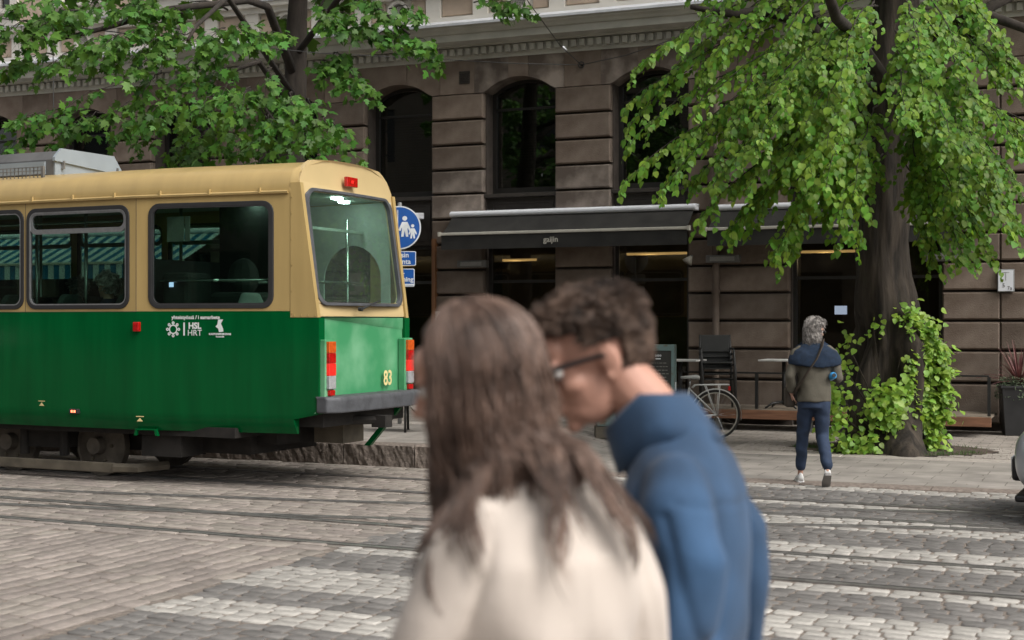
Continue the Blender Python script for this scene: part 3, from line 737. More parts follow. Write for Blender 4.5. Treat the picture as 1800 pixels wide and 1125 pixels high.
# ---------------------------------------------------------------- building across the street (seen in the tram windows and its paint)
opp = thing('facing_building', 'plain plastered building across the street behind the camera', 'building', (-26, -14, 0))
hl = []
for k in range(11):
    for f in range(4): hl.append([(-24+4.2*k, 1.2+4*f), (-22.2+4.2*k, 1.2+4*f), (-22.2+4.2*k, 3.7+4*f), (-24+4.2*k, 3.7+4*f)])
MB().plate([(-27, 0), (21, 0), (21, 17), (-27, 17)], hl, lambda u, v, t: (u, -t, v), .5).build('wall', 'opp_plaster', opp)
for l in hl: 
    o = bx(0, -.30, 0, 1.8, -.25, 2.5).build('window', 'opp_glass', opp); o.location = (l[0][0], 0, l[0][1])
bx(-27, -9, 16.6, 21, -.52, 17.0).build('roof', 'opp_plaster', opp)
# ---------------------------------------------------------------- awnings
def awning(lab, X0, X1, zc, proj, drop, val, fab, arms=True, nx=14):
    t = thing('awning', lab, 'awning', ((X0+X1)/2, WY-.12, zc)); h = (X1-X0)/2
    MB().loft([[(x, .05, -.05), (x, -.16, -.05), (x, -.19, -.02), (x, -.19, .02), (x, -.14, .05), (x, .05, .06)] for x in (-h, h)]).build('cassette', 'awning_white', t, bevel=.012)
    mb = MB(); rings = []
    for i in range(nx+1):
        x = -h+.04+(2*h-.08)*i/nx; ring = []
        for k in range(6):
            f = k/5; sag = -.018*math.sin(math.pi*f)+.006*noise.noise(Vector((x*2.5, f*3, 4)))
            ring.append((x, -.14-(proj-.14)*f, -.045-(drop-.045)*f+sag))
        ring += [(p[0], p[1]+.004, p[2]-.006) for p in reversed(ring)]
        rings.append(ring)
    mb.loft(rings); fb = mb.build('fabric', fab, t, auto=40)
    bx(-h, -proj-.035, -drop-.03, h, -proj+.012, -drop+.018).build('front_bar', 'awning_bar', t, bevel=.01)
    for s in (-1, 1): bx(s*h-.02, -proj-.05, -drop-.045, s*h+.02, -proj+.02, -drop+.03).build('end_cap', 'awning_bar', t)
    mb = MB(); rings = []
    for i in range(nx*2+1):
        x = -h+.03+(2*h-.06)*i/(nx*2); w = .012*noise.noise(Vector((x*3, 0, 7)))
        zb = -drop-.03-val
        rings.append([(x, -proj-.01, -drop-.028), (x, -proj-.01+w, zb), (x, -proj-.005+w, zb), (x, -proj-.005, -drop-.028)])
    mb.loft(rings); mb.build('valance', fab, t, auto=40)
    if arms:
        for s in (-1, 1):
            for q in (.12, .62):
                mb = MB(); mb.tube([(s*h*q+s*.1, -.05, -.08), (s*h*(q+.22), -proj*.5, -.06-drop*.5), (s*h*q+s*.12, -proj, -drop-.02)], .022, 6); mb.build('folding_arm', 'awning_bar', t)
    return t
a1 = awning('wide black awning with white cassette above the couple', -10.6, -6.22, 3.50, .55, .36, .24, 'awning_black')
a2 = awning('wide black awning partly hidden by the linden leaves', -5.95, -2.1, 3.47, .55, .36, .24, 'awning_black')
a3 = awning('blue and white striped awning seen through the tram windows', -22.5, -15.3, 3.35, 1.35, .62, .26, 'awning_stripe')
a4 = awning('plain black awning behind the tram', -14.6, -11.2, 3.50, .40, .30, .2, 'awning_black')
for a, xx in ((a1, -.15), (a2, .92)):
    text('lettering', 'gaijin', .13, 'awning_bar', frame((xx, -.585, -.50), (1, 0, 0), (0, 0, 1)), a, bold=.002)
# wall heaters
for i, (lab, px, py) in enumerate((('wall heater left of the menu cabinet below the black awning', 832, 464), ('wall heater above the stacked chairs', 1272, 455), ('wall heater right of the linden trunk', 1655, 452))):
    p = atY(px, py, WY-.22); t = thing('wall_heater', lab, 'heater', p, group='wall heaters under the awnings')
    mb = MB(); mb.box(-.27, -.09, -.06, .27, .06, .06); mb.box(-.03, .06, -.03, .03, .22, .03); mb.build('housing', 'heater', t, bevel=.01)
    mb = MB(); mb.box(-.20, -.105, -.035, .20, -.088, .035)
    for k in range(3): mb.box(-.20, -.112, -.030+.025*k, .20, -.10, -.022+.025*k)
    mb.build('grille', 'heater_grille', t)
# lamp shade below the awning
p = atY(1214, 457, WY-.18); mb = MB(); mb.tube([(0, .18, .05), (0, .05, .08), (0, -.03, .05)], .012, 6); o = mb.build('wall_lamp', 'heater', None); o.location = p; tag(o, 'small pale cone lamp on the pier under the awning', 'lamp')
MB().tube([(.02, -.03, .06), (-.04, -.07, -.04)], [.02, .09], 12).build('lamp_shade', 'awning_bar', o, smooth=True)
# house number box
p = atY(1768, 493, WY-.12); t = thing('house_number', 'white house number plate reading 5 7a on the right pier', 'sign', p)
bx(-.12, 0, -.17, .12, .06, .17).build('box', 'galv', t, bevel=.01); bx(-.105, -.006, -.155, .105, 0, .155).build('face', 'awning_white', t)
for s, x, z, sz in (('5', -.03, -.075, .085), ('7a', .055, -.115, .075)): text('number', s, sz, 'black_frame', frame((x, -.008, z), (1, 0, 0), (0, 0, 1)), t)
mb = MB(); mb.box(-.05, -.009, .115, .05, -.006, .122); mb.box(-.004, -.009, .0, .004, -.006, .115); mb.build('mark', 'galv', t)
# small notice by the left pier
p = atY(768, 556, WY-.1); o = bx(-.06, 0, -.09, .06, .02, .09).build('notice', 'cornice_grey', None); o.location = p; tag(o, 'small paper notice on the left pier behind the woman', 'notice'); bx(-.05, -.004, -.08, .05, -.001, .08).build('sheet', 'render_white', o)
# ================================================================ TRAM  (x' towards its rear, y' away from the camera, z up; rear wall at x'=0)
tp = trk(-7.58, 12.45)
tram = thing('tram', 'green and yellow articulated tram standing on the far track', 'tram', tp, -TH)
LEN = 13.0; HW = 1.15; RW_ = .88; TX = -2.0
def side(u, out=0.0, sgn=-1):           # y' of the body side at x'=u
    y = HW if u <= TX else HW-(HW-RW_)*(u-TX)/(0-TX)
    return sgn*(y+out)
ZG, ZY, ZW0, ZW1, ZR = .75, 1.752, 1.80, 2.81, 2.90
wins = [(-1.84, -.50)]; u1 = -2.11
while u1 > -LEN+1.5: wins.append((u1-1.33, u1)); u1 -= 1.41
def smap(sgn): 
    return lambda u, v, t: (u, side(u, 0, sgn)-sgn*t, v)
for sgn, nm in ((-1, 'near'), (1, 'far')):
    m = smap(sgn)
    hm = [rrect(a, ZW0, b, ZW1, .10) for a, b in wins[1:]]
    MB().plate([(-LEN, ZY), (TX, ZY), (TX, ZR), (-LEN, ZR)], hm, m, .05).build('side_panel', 'tram_yellow', tram)
    MB().plate([(TX, ZY), (-.305, ZY), (-.305, ZR), (TX, ZR)], [rrect(wins[0][0], ZW0, wins[0][1], ZW1, .10)], m, .05).build('end_side_panel', 'tram_yellow', tram)
    # corner panel down to the green edge, leaning with the rear wall
    lean = lambda z: 0.0 if z < 1.69 else -.20*(z-1.69)/1.41
    mb = MB(); n = 6; zz = [1.69+(3.0-1.69)*k/n for k in range(n+1)]
    rings = [[(-.30, side(-.30, .004, sgn), z), (lean(z)-.012, side(lean(z), .004, sgn), z), (lean(z)-.012, side(lean(z), -.05, sgn), z), (-.30, side(-.30, -.05, sgn), z)] for z in zz]
    mb.loft(rings); mb.build('corner_panel', 'tram_yellow', tram)
    # green lower side and tucked skirt
    secs = [-LEN, TX, TX+.001, -.36, -.27]
    mb = MB(); rings = []
    for u in secs:
        y = side(u, 0, sgn); yi = y-sgn*.07; rings.append([(u, y, ZY-.002), (u, y, ZG), (u, y-sgn*.018, .66), (u, yi, .555), (u, yi-sgn*.03, .56), (u, yi-sgn*.03, ZY-.002)])
    mb.loft(rings)
    rings = []
    for u, zb in ((-.27, .70), (-.0, .755)):
        y = side(u, 0, sgn); rings.append([(u, y, (ZY if u < -.1 else ZY)-.002 if u < -.28 else 1.688), (u, y, zb+.05), (u, y-sgn*.012, zb), (u, y-sgn*.1, zb), (u, y-sgn*.1, 1.688)])
    mb.loft(rings); mb.add([(-.305, side(-.305, 0, sgn), ZY-.002), (-.27, side(-.27, 0, sgn), 1.688), (-.305, side(-.305, 0, sgn), 1.688)], [(0, 1, 2)])
    mb.build('lower_side', 'tram_green', tram, auto=25)
    for us in (-3.48, -4.89, TX-.004): MB().box(us-.003, min(side(us, .0015, sgn), side(us, -.01, sgn)), ZY, us+.003, max(side(us, .0015, sgn), side(us, -.01, sgn)), ZR).build('panel_seam', 'bogie_guard', tram)
    MB().box(-LEN, min(side(-5, .002, sgn), side(-5, -.01, sgn)), ZY-.004, TX, max(side(-5, .002, sgn), side(-5, -.01, sgn)), ZY+.001).build('waist_line', 'bogie_guard', tram)
    # gutter with drip tabs
    mb = MB(); mb.tube([(-LEN, side(-LEN, .012, sgn), ZR+.004), (TX, side(TX, .012, sgn), ZR+.004), (-.32, side(-.32, .012, sgn), ZR+.010)], .018, 6)
    u = -.62
    while u > -LEN: mb.box(u-.012, side(u, .02, sgn)-.012, ZR, u+.012, side(u, .02, sgn)+.012, ZR+.055); u -= .55
    mb.build('gutter', 'tram_yellow', tram)
    # windows
    for i, (a, b) in enumerate(wins):
        w = bpy.data.objects.new('side_window', None); COL.objects.link(w); w.parent = tram
        O_ = rrect(a-.022, ZW0-.022, b+.022, ZW1+.022, .12); I_ = rrect(a+.022, ZW0+.022, b-.022, ZW1-.022, .085)
        off = .012
        MB().ring(O_, I_, lambda u, v, t: (u, side(u, off, sgn)-sgn*t, v), 0, .05).build('gasket', 'rubber', w, bevel=.006, seg=2)
        MB().plate(rrect(a+.01, ZW0+.01, b-.01, ZW1-.01, .09), [], lambda u, v, t: (u, side(u, -.012, sgn)-sgn*t, v), .005).build('pane', 'tram_glass', w)
        if i % 2 == 1 or i > 2 or sgn > 0:
            if i == 0: continue
            mb = MB(); I2 = rrect(a+.022, 2.56, b-.022, ZW1-.022, .085); J2 = rrect(a+.055, 2.61, b-.055, ZW1-.05, .06)
            mb.ring(I2, J2, lambda u, v, t: (u, side(u, .004, sgn)-sgn*t, v), 0, .02); mb.build('vent_frame', 'alu', w, auto=30)
        mb = MB(); I3 = rrect(a+.020, ZW0+.020, b-.020, ZW1-.020, .085); J3 = rrect(a+.032, ZW0+.032, b-.032, ZW1-.032, .075)
        mb.ring(I3, J3, lambda u, v, t: (u, side(u, .010, sgn)-sgn*t, v), 0, .02); mb.build('trim', 'alu' if i else 'rubber', w)
# rear wall ------------------------------------------------------------
def rear_out(y):                      # height of the roof line at the rear
    q = min(1, abs(y)/RW_); return 3.275-.05*q*q-.20*max(0, (q-.72)/.28)**2.2
NY = 24
top = [(RW_*.985-2*RW_*.985*k/NY, rear_out(RW_*(1-2*k/NY))) for k in range(NY+1)]
outer = [(-RW_, 1.70), (RW_, 1.70)]+[(RW_*.992, 2.6)]+top+[(-RW_*.992, 2.6)]
def narrow(y, z): return y*(1-.012*max(0, z-1.7))
def bow(y): return -.05*(y/RW_)**2
rear_fn = lambda u, v, t: (-.20*(v-1.69)/1.41+bow(u)+.012-t, narrow(u, v)*( (side(-.20*(v-1.69)/1.41, 0, 1))/RW_ if abs(u) > RW_*.9 else 1), v)
hole = rrect(-.79, 1.84, .79, 2.93, .11, 6)
def dens(loop, mx=.12):     # extra points so the bowed sheet stays smooth
    out = []
    for i in range(len(loop)):
        p, q = loop[i], loop[(i+1) % len(loop)]; n = max(1, int(math.dist(p, q)/mx))
        out += [(p[0]+(q[0]-p[0])*k/n, p[1]+(q[1]-p[1])*k/n) for k in range(n)]
    return out
hole = dens(hole)
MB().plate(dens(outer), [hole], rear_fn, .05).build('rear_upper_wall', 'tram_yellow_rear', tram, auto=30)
lo_fn = lambda u, v, t: (bow(u)+.014-t, u, v)
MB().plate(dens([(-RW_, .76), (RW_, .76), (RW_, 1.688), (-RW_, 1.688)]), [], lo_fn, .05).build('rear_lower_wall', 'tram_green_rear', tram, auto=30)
rw = bpy.data.objects.new('rear_window', None); COL.objects.link(rw); rw.parent = tram
O_ = dens(rrect(-.825, 1.805, .825, 2.965, .135, 6)); I_ = [(p[0]*.955, 2.385+(p[1]-2.385)*.945) for p in O_]
MB().ring(O_, I_, lambda u, v, t: (rear_fn(u, v, 0)[0]+.014-t, rear_fn(u, v, 0)[1], v), 0, .05).build('gasket', 'bumper_grey', rw, bevel=.006, auto=40)
MB().plate(dens([(p[0]*.99, 2.385+(p[1]-2.385)*.985) for p in I_][::2]), [], lambda u, v, t: (rear_fn(u, v, 0)[0]-.02-t, rear_fn(u, v, 0)[1], v), .006).build('pane', 'tram_rear_glass', rw)
# wiper
mb = MB(); mb.cyl((.02, -.18, 1.775), (.06, -.18, 1.775), .022); mb.tube([(.05, -.18, 1.775), (.05, .0, 1.82), (.03, .22, 1.865)], [.012, .010, .006], 6); mb.build('wiper', 'rubber', tram)
# seam screws
mb = MB()
for z in (1.73, 1.95, 2.2, 2.45, 2.7, 2.86): mb.cyl((-.285, side(-.285, .004), z), (-.285, side(-.285, .010), z), .008, n=6)
for k in range(4): mb.cyl((-.26+.075*k, side(-.26+.075*k, .004), 1.71), (-.26+.075*k, side(-.26+.075*k, .010), 1.71), .008, n=6)
tag(mb.build('rivets', 'tram_yellow', tram), kind='stuff')
# roof ------------------------------------------------------------
def roof_ring(u, hw, zt, ze, zs_):
    pts = []
    prof_ = [(1.0, 0), (1.005, .03), (.985, .13), (.955, .20), (.90, .245), (.80, .285), (.55, .345), (.25, .38), (0, .39)]
    for q, z in prof_: pts.append((u, -hw*q, ze+(zt-ze)*z/.39))
    return pts+[(p[0], -p[1], p[2]) for p in reversed(pts[:-1])]
mb = MB()
mb.loft([roof_ring(-LEN, HW, 3.29, ZR, 0), roof_ring(TX, HW, 3.29, ZR, 0), roof_ring(TX+.002, HW, 3.29, ZR, 0), roof_ring(-.31, side(-.31, 0, 1), 3.285, ZR, 0)], cap=False, closed=False)
mb.build('roof', 'tram_yellow', tram, auto=35)
# end cap blends the roof profile into the rear wall outline
mb = MB(); r0 = roof_ring(-.309, side(-.31, .003, 1), 3.288, ZR, 0); n = len(r0)
r1 = []
for p in r0:
    q = max(-1, min(1, p[1]/(side(-.31, .003, 1)))); y = q*RW_*.992; z = min(p[2]+.0, rear_out(y)) if abs(q) < .93 else p[2]
    z = max(ZR-.02, min(z, rear_out(y)+.004))
    if abs(q) >= .97: z = p[2]
    r1.append((rear_fn(y, z, 0)[0]-.004, side(-.17, -.004, 1)*q if abs(q) > .93 else y, z))
rm = [((a[0]+b[0])/2, (a[1]+b[1])/2, max(a[2], b[2])*.6+min(a[2], b[2])*.4) for a, b in zip(r0, r1)]
mb.loft([r0, rm, r1], cap=False, closed=False); mb.build('roof_end', 'tram_yellow', tram, auto=35)
# high stop lamp
z = 3.075; xr = rear_fn(-.02, z, 0)[0]
t = bx(xr-.01, -.125, z-.05, xr+.03, .085, z+.05).build('stop_lamp', 'lamp_red', tram, bevel=.008); bx(xr+.03, -.045, z-.015, xr+.034, -.005, z+.015).build('lens', 'lamp_red_lit', t)
# tail lamp clusters
for y0 in (-.77, .77):
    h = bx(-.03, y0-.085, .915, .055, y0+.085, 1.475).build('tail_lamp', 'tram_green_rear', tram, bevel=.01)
    for z0, z1, mt in ((1.345, 1.455, 'lamp_orange'), (1.245, 1.343, 'lamp_red'), (1.125, 1.243, 'lamp_red_lit'), (.995, 1.123, 'lamp_clear'), (.93, .985, 'lamp_red')):
        w = .062 if z1 > .99 else .045
        bx(.05, y0-w, z0, .088, y0+w, z1).build('lens', mt, h, bevel=.006)
text('number', '83', .215, 'decal_yellow', frame((.020+bow(.41), .41, 1.055), (0, 1, 0), (0, 0, 1)), tram, bold=.004, sx=.82)
# bumper
mb = MB(); pl = [(-.02, -.90), (.10, -.90), (.19, -.78), (.23, 0), (.19, .80), (.06, .92), (-.02, .92)]
mb.loft([[(x-.02*(z > .9), y, z) for x, y in pl] for z in (.765, .90, .925)]); mb.build('bumper', 'bumper_grey', tram, bevel=.015)
# underframe
mb = MB(); mb.box(-LEN, -1.0, .50, -.9, 1.0, .60); mb.box(-.95, -.78, .62, -.02, .78, .76); mb.box(-1.9, -.6, .30, -1.0, .6, .52); mb.box(-2.1, -.95, .28, -1.6, -.55, .55)
mb.box(-1.15, -.5, .40, -.75, .4, .62); mb.tube([(-1.2, -.4, .62), (-.2, -.35, .66), (.16, 0, .66)], .05, 8); mb.box(.10, -.07, .58, .26, .07, .70)
mb.build('underframe', 'underframe', tram)
bx(-.60, -.05, .40, -.25, .35, .62).build('equipment_box', 'bogie_guard', tram)
for s in (1,):
    mb = MB(); mb.loft([[(-.02, s*.62-.025, .74), (.05, s*.62-.025, .74), (.05, s*.62+.025, .74), (-.02, s*.62+.025, .74)], [(-.36, s*.56-.025, .33), (-.29, s*.56-.025, .33), (-.29, s*.56+.025, .33), (-.36, s*.56+.025, .33)]]); mb.build('lifeguard_bar', 'tram_green', tram)
# bogie
for bxx in (-3.55, -9.5):
    bg_ = bpy.data.objects.new('bogie', None); COL.objects.link(bg_); bg_.parent = tram; bg_.location = (bxx, 0, 0)
    mb = MB(); mb.box(-1.15, -.48, .28, 1.15, -.38, .44); mb.box(-1.15, .38, .28, 1.15, .48, .44); mb.box(-.3, -.8, .3, .3, .8, .5)
    for s in (-.28, .28): mb.cyl((s, -.80, .22), (s, -.80, .5), .05)
    mb.build('bogie_frame', 'underframe', bg_)
    mb = MB(); mb.loft([[(x, y, z) for y, z in ((-.98, .085), (-.94, .085), (-.94, .19), (-.98, .19))] for x in (-2.4, 1.1)]); mb.build('guard_plank', 'bogie_guard', bg_, bevel=.01)
    mb = MB(); mb.tube([(1.1, -.96, .14), (1.35, -.9, .14), (1.5, -.6, .15)], .05, 6); mb.build('guard_end', 'bogie_guard', bg_)
    for wx in (-.62, .62):
        for s in (-1, 1):
            mb = MB(); mb.tube([(wx, s*.54, .33), (wx, s*.62, .33)], .33, 24); mb.tube([(wx, s*.62, .33), (wx, s*.64, .33)], [.30, .26], 24); mb.tube([(wx, s*.60, .33), (wx, s*.74, .33)], [.10, .09], 12)
            w = mb.build('wheel', 'wheel_steel', bg_, auto=40)
            mb = MB()
            for k in range(6): a = k*math.pi/3; mb.cyl((wx+.17*math.cos(a), s*.63, .33+.17*math.sin(a)), (wx+.17*math.cos(a), s*.66, .33+.17*math.sin(a)), .02, n=6)
            tag(mb.build('bolts', 'bogie_guard', w), kind='stuff')
# roof equipment
rb = bpy.data.objects.new('roof_equipment', None); COL.objects.link(rb); rb.parent = tram; rb.location = (-3.6, 0, 3.28)
mb = MB(); mb.loft([[(x, -.60, -.05), (x, -.60, .14), (x, -.52, .24), (x, .30, .24), (x, .42, .10), (x, .42, -.05)] for x in (-4.5, -.012)]); mb.build('housing', 'roof_box_dark', rb)
mb = MB(); mb.plate([(-.60, -.05), (.42, -.05), (.42, .10), (.30, .24), (-.52, .24), (-.60, .14)], [], lambda u, v, t: (-.01+t, u, v), .02); mb.build('end_plate', 'roof_box', rb)
mb = MB(); mb.plate([(-.63, .12), (.44, .06), (.45, .10), (.31, .265), (-.53, .265), (-.63, .16)], [], lambda u, v, t: (.0+t, u, v), .035); mb.build('lid', 'roof_box', rb)
bx(-4.5, -.625, -.02, -.12, -.605, .12).build('side_cover', 'roof_box', rb)
for y in (-.5, .36): bx(.012, y-.012, .04, .05, y+.012, .13).build('latch', 'steel_rail', rb)
mb = MB()
for k in range(60): 
    x = -3.2+k*.055; mb.box(x, -.905, -.10, x+.008, -.897, .02); 
for z in (-.10, -.06, -.02, .018): mb.box(-3.2, -.907, z, .13, -.899, z+.008)
mb.box(.11, -.92, -.12, .14, -.89, .03)
mb.build('mesh_guard', 'steel_rail', rb)
# markers, lamps and lettering on the side
SF = lambda u, z, out=.004: (u, side(u, out), z)
m = bx(-2.02, side(-2.0, .035), 1.55, -1.95, side(-2.0, -.01), 1.645).build('side_reflector', 'lamp_red', tram, bevel=.006)
m = bx(-2.86, side(-2.8, .03), .70, -2.74, side(-2.8, -.02), .75).build('side_marker', 'rubber', tram, bevel=.008)
for dx in (-.018, .018): bx(-2.80+dx-.011, side(-2.8, .034), .713, -2.80+dx+.011, side(-2.8, .029), .737).build('diode', 'led_red', m)
tx = lambda u: Vector((1, (HW-RW_)/2.0, 0)) if u > TX else Vector((1, 0, 0))
def deco(name, s, u, z, size, mat='decal_white', bold=0.0, sx=1.0): return text(name, s, size, mat, frame(SF(u, z), tx(u), (0, 0, 1)), tram, bold=bold, sx=sx)
deco('lettering', 'yhteistyössä / i samarbete', -1.33, 1.69, .052, bold=.0012)
deco('lettering', 'HSL', -1.34, 1.605, .085, bold=.003); deco('lettering', 'HRT', -1.34, 1.535, .085, bold=0)
mb = MB(); c = SF(-1.58, 1.572); fx = frame(c, tx(-1.5), (0, 0, 1)); pl = lambda u, v, t: fx @ Vector((u, v, .001*(t > 0)+.0005))
mb.ring([(.047*math.cos(k*math.pi/12), .047*math.sin(k*math.pi/12)) for k in range(24)], [(.036*math.cos(k*math.pi/12), .036*math.sin(k*math.pi/12)) for k in range(24)], pl, 0, 1)
for k in range(8):
    a = k*math.pi/4+math.pi/8*0; mb.ring([(.064*math.cos(a)+.016*math.cos(q*math.pi/5), .064*math.sin(a)+.016*math.sin(q*math.pi/5)) for q in range(10)], [(.064*math.cos(a)+.006*math.cos(q*math.pi/5), .064*math.sin(a)+.006*math.sin(q*math.pi/5)) for q in range(10)], lambda u, v, t: pl(u, v, t)+Vector((0, -.0004, 0)), 0, 1)
mb.plate([(.115, -.062), (.132, -.062), (.132, .068), (.115, .068)], [], pl, 1); mb.build('emblem', 'decal_white', tram)
mb = MB(); fx2 = frame(SF(-1.06, 1.60), tx(-1), (0, 0, 1)); mb.plate([(-.05, 0), (-.028, .02), (-.02, .07), (.035, .07), (.01, .03), (.035, -.02), (.038, -.05), (-.01, -.055), (-.02, -.02)], [], lambda u, v, t: fx2 @ Vector((u, v, .001*(t > 0)+.0005)), 1); mb.build('emblem', 'decal_white', tram)
deco('lettering', 'KAUPUNKILIIKENNE', -1.06, 1.525, .027, bold=.0008); deco('lettering', 'Stadstrafik', -1.06, 1.500, .022, bold=.0005)
for u, z in ((-1.965, .665), (-3.25, .79)):
    fx = frame(SF(u, z, .006 if z > .7 else -.006), tx(u), (0, 0, 1)); mb = MB(); pf = lambda uu, v, t: fx @ Vector((uu, v, .001*(t > 0)))
    mb.plate([(-.045, .025), (.045, .025), (.045, .033), (-.045, .033)], [], pf, 1); mb.plate([(-.035, -.02), (.035, -.02), (0, .015)], [], pf, 1); mb.build('jack_mark', 'decal_yellow', tram)
mb = MB(); mb.ring([(-2.06, .50), (-1.78, .50), (-1.80, .57), (-2.04, .57)], [(-2.03, .50), (-1.81, .50), (-1.82, .555), (-2.02, .555)], lambda u, v, t: (u, side(u, -.03)+t, v), 0, .03); mb.build('step_frame', 'tram_green', tram)
# interior ------------------------------------------------------------
MB().loft([[(u, side(u, -.075, -1), .86), (u, side(u, -.075, 1), .86), (u, side(u, -.075, 1), .92), (u, side(u, -.075, -1), .92)] for u in (-LEN, TX, -.10)]).build('interior_floor', 'interior_dark', tram)
mb = MB(); mb.loft([[(u, side(u, -.10, -1), 2.94), (u, side(u, -.10, 1), 2.94), (u, side(u, -.10, 1), 2.97), (u, side(u, -.10, -1), 2.97)] for u in (-LEN, TX, -.30)]); mb.build('ceiling', 'interior_wall', tram)
mb = MB()
for s in (-1, 1): mb.box(-LEN, min(s*1.08, s*1.09), .92, TX, max(s*1.08, s*1.09), 1.78)
for s in (-1, 1): mb.loft([[(u, side(u, -.06, s), .92), (u, side(u, -.07, s), .92), (u, side(u, -.07, s), 1.78), (u, side(u, -.06, s), 1.78)] for u in (TX, -.12)])
mb.box(-.11, -.85, .92, -.10, .85, 1.75)
mb.build('wall_lining', 'interior_wall', tram)
bx(-LEN-.05, -1.1, .6, -LEN, 1.1, 3.2).build('end_wall', 'interior_dark', tram)
# far end lining with an arched opening, and a dark cabinet
arch = [(-1.12, .96)]+[(-1.12, 2.1)]+[(-.72+.40*math.cos(math.pi-k*math.pi/14), 2.10+.38*math.sin(math.pi-k*math.pi/14)) for k in range(15)]+[(-.32, 2.1), (-.32, .96)]
MB().plate([(-1.98, .93), (-.20, .93), (-.20, 2.93), (-1.98, 2.93)], [arch], lambda u, v, t: (u, side(u, -.085, 1)-t, v), .02).build('end_lining', 'interior_wall', tram)
bx(-2.30, -1.0, .93, -2.12, 1.0, 2.30).build('cabinet', 'interior_dark', tram)
mb = MB(); mb.tube([(-1.2, -.95, 2.06), (-1.2, .93, 2.06)], .018, 8); mb.tube([(-.55, -.86, 2.06), (-.55, .85, 2.06)], .016, 8); mb.tube([(-.62, .62, .92), (-.62, .62, 2.75)], .018, 8); mb.tube([(-1.86, -.95, 2.06), (-.52, -.80, 2.06)], .014, 8); mb.build('handrail', 'steel_pole', tram, smooth=True)
bx(-.60, -.85, 2.60, -.56, .85, 2.63).build('rear_shelf', 'interior_wall', tram)
mb = MB()
for u in (-2.5, -3.2, -3.9, -4.6, -5.3, -6.4, -7.6, -8.8): mb.tube([(u, -.55, .92), (u, -.55, 2.94)], .018, 8); mb.tube([(u-.3, .55, .92), (u-.3, .55, 2.94)], .018, 8)
mb.tube([(-LEN, -.55, 2.72), (-2.4, -.55, 2.72)], .015, 8); mb.build('grab_pole', 'steel_pole', tram, smooth=True)
for x, y in ((-.42, .10), (-.60, .52), (-1.5, .1)): bx(x-.035, y-.06, 2.915, x+.035, y+.06, 2.938).build('ceiling_light', 'led_white', tram)
def seat(u, y, face, mat='seat_fabric'):
    s = bpy.data.objects.new('seat', None); COL.objects.link(s); s.parent = tram; s.location = (u, y, .92)
    MB().box(-.2, -.2, .28, .2, .2, .38).build('cushion', mat, s, bevel=.04, seg=3)
    x0, x1 = (-.24, -.16) if face > 0 else (.16, .24)
    MB().loft([[(x0, -.2, .42), (x1, -.2, .42), (x1, .2, .42), (x0, .2, .42)], [(x0-.03*face, -.2, .9), (x1-.03*face, -.2, .9), (x1-.03*face, .2, .9), (x0-.03*face, .2, .9)], [(x0-.04*face, -.12, 1.02), (x1-.04*face, -.12, 1.02), (x1-.04*face, .12, 1.02), (x0-.04*face, .12, 1.02)]]).build('backrest', mat, s, bevel=.03, seg=3)
    bx(-.04, -.04, 0, .04, .04, .36).build('pedestal', 'interior_dark', s)
for u in (-2.62, -3.42, -4.22, -5.02, -5.82, -7.2, -8.0):
    seat(u, -.80, -1); seat(u+.1, .80, -1); seat(u+.1, .35, -1)
seat(-.95, .30, 1, 'seat_grey'); seat(-.75, -.62, 1, 'seat_grey')
# driver console dark gear behind the end window
mb = MB(); mb.box(-1.9, -.9, .95, -1.55, -.5, 2.15); mb.box(-1.45, -.7, .95, -1.0, -.1, 1.95); mb.ell((-1.2, -.45, 2.1), (.16, .16, .2)); mb.build('rear_console', 'interior_dark', tram, bevel=.05, seg=2)
bx(-1.98, .18, .95, -1.18, .21, 2.90).build('dark_backing', 'interior_dark', tram)  # added dark sheet that keeps the view through the end window dark
bx(-1.78, -.915, 2.0, -1.73, -.905, 2.05).build('button', 'screen', tram)
# folded map on the window
mb = MB(); mb.box(-1.70, -1.045, 2.45, -1.49, -1.04, 2.70); mb.box(-1.48, -1.04, 2.45, -1.42, -1.035, 2.70); mb.build('route_map', 'canvas_grey', tram)
# ================================================================ TREES
lr = random.Random(21)
def linden_leaf():
    o = [(0, 0), (-.07, .22), (.06, .43), (.34, .47), (.62, .33), (.86, .13), (1.06, 0)]
    vs = [(x, 0, 0) for x in (0, .22, .5, .78)]+[(1.06, 0, -.10)]
    fs = []
    for s in (1, -1):
        b = len(vs); vs += [(-.04, s*.17, .03), (.08, s*.38, .06), (.34, s*.45, .06), (.62, s*.36, .02), (.88, s*.15, -.05)]
        q = [(0, 1, b+1, b), (1, 2, b+2, b+1), (2, 3, b+3, b+2), (3, 4, b+4, b+3)]
        fs += q if s > 0 else [f[::-1] for f in q]
    return np.array(vs), fs
def maple_leaf():
    r = [(0, .0), (200, .30), (232, .52), (250, .36), (262, .55), (286, .88), (296, .55), (316, .52), (330, .95), (340, .72), (0, 1.12), (20, .72), (30, .95), (44, .52), (64, .55), (74, .88), (98, .55), (110, .36), (128, .52), (160, .30)]
    vs = [(.30, 0, 0)]
    for a, d in r[1:]:
        x, y = .30+d*math.cos(R(a))*.80, d*math.sin(R(a))*.80
        vs.append((x, y, .06*abs(y)*2-.16*max(0, math.hypot(x-.3, y)-.25)))
    n = len(vs)-1
    fs = [(0, k, k+1 if k < n else 1) for k in range(1, n+1)]
    return np.array(vs), fs
LEAF = {'linden': linden_leaf(), 'maple': maple_leaf()}
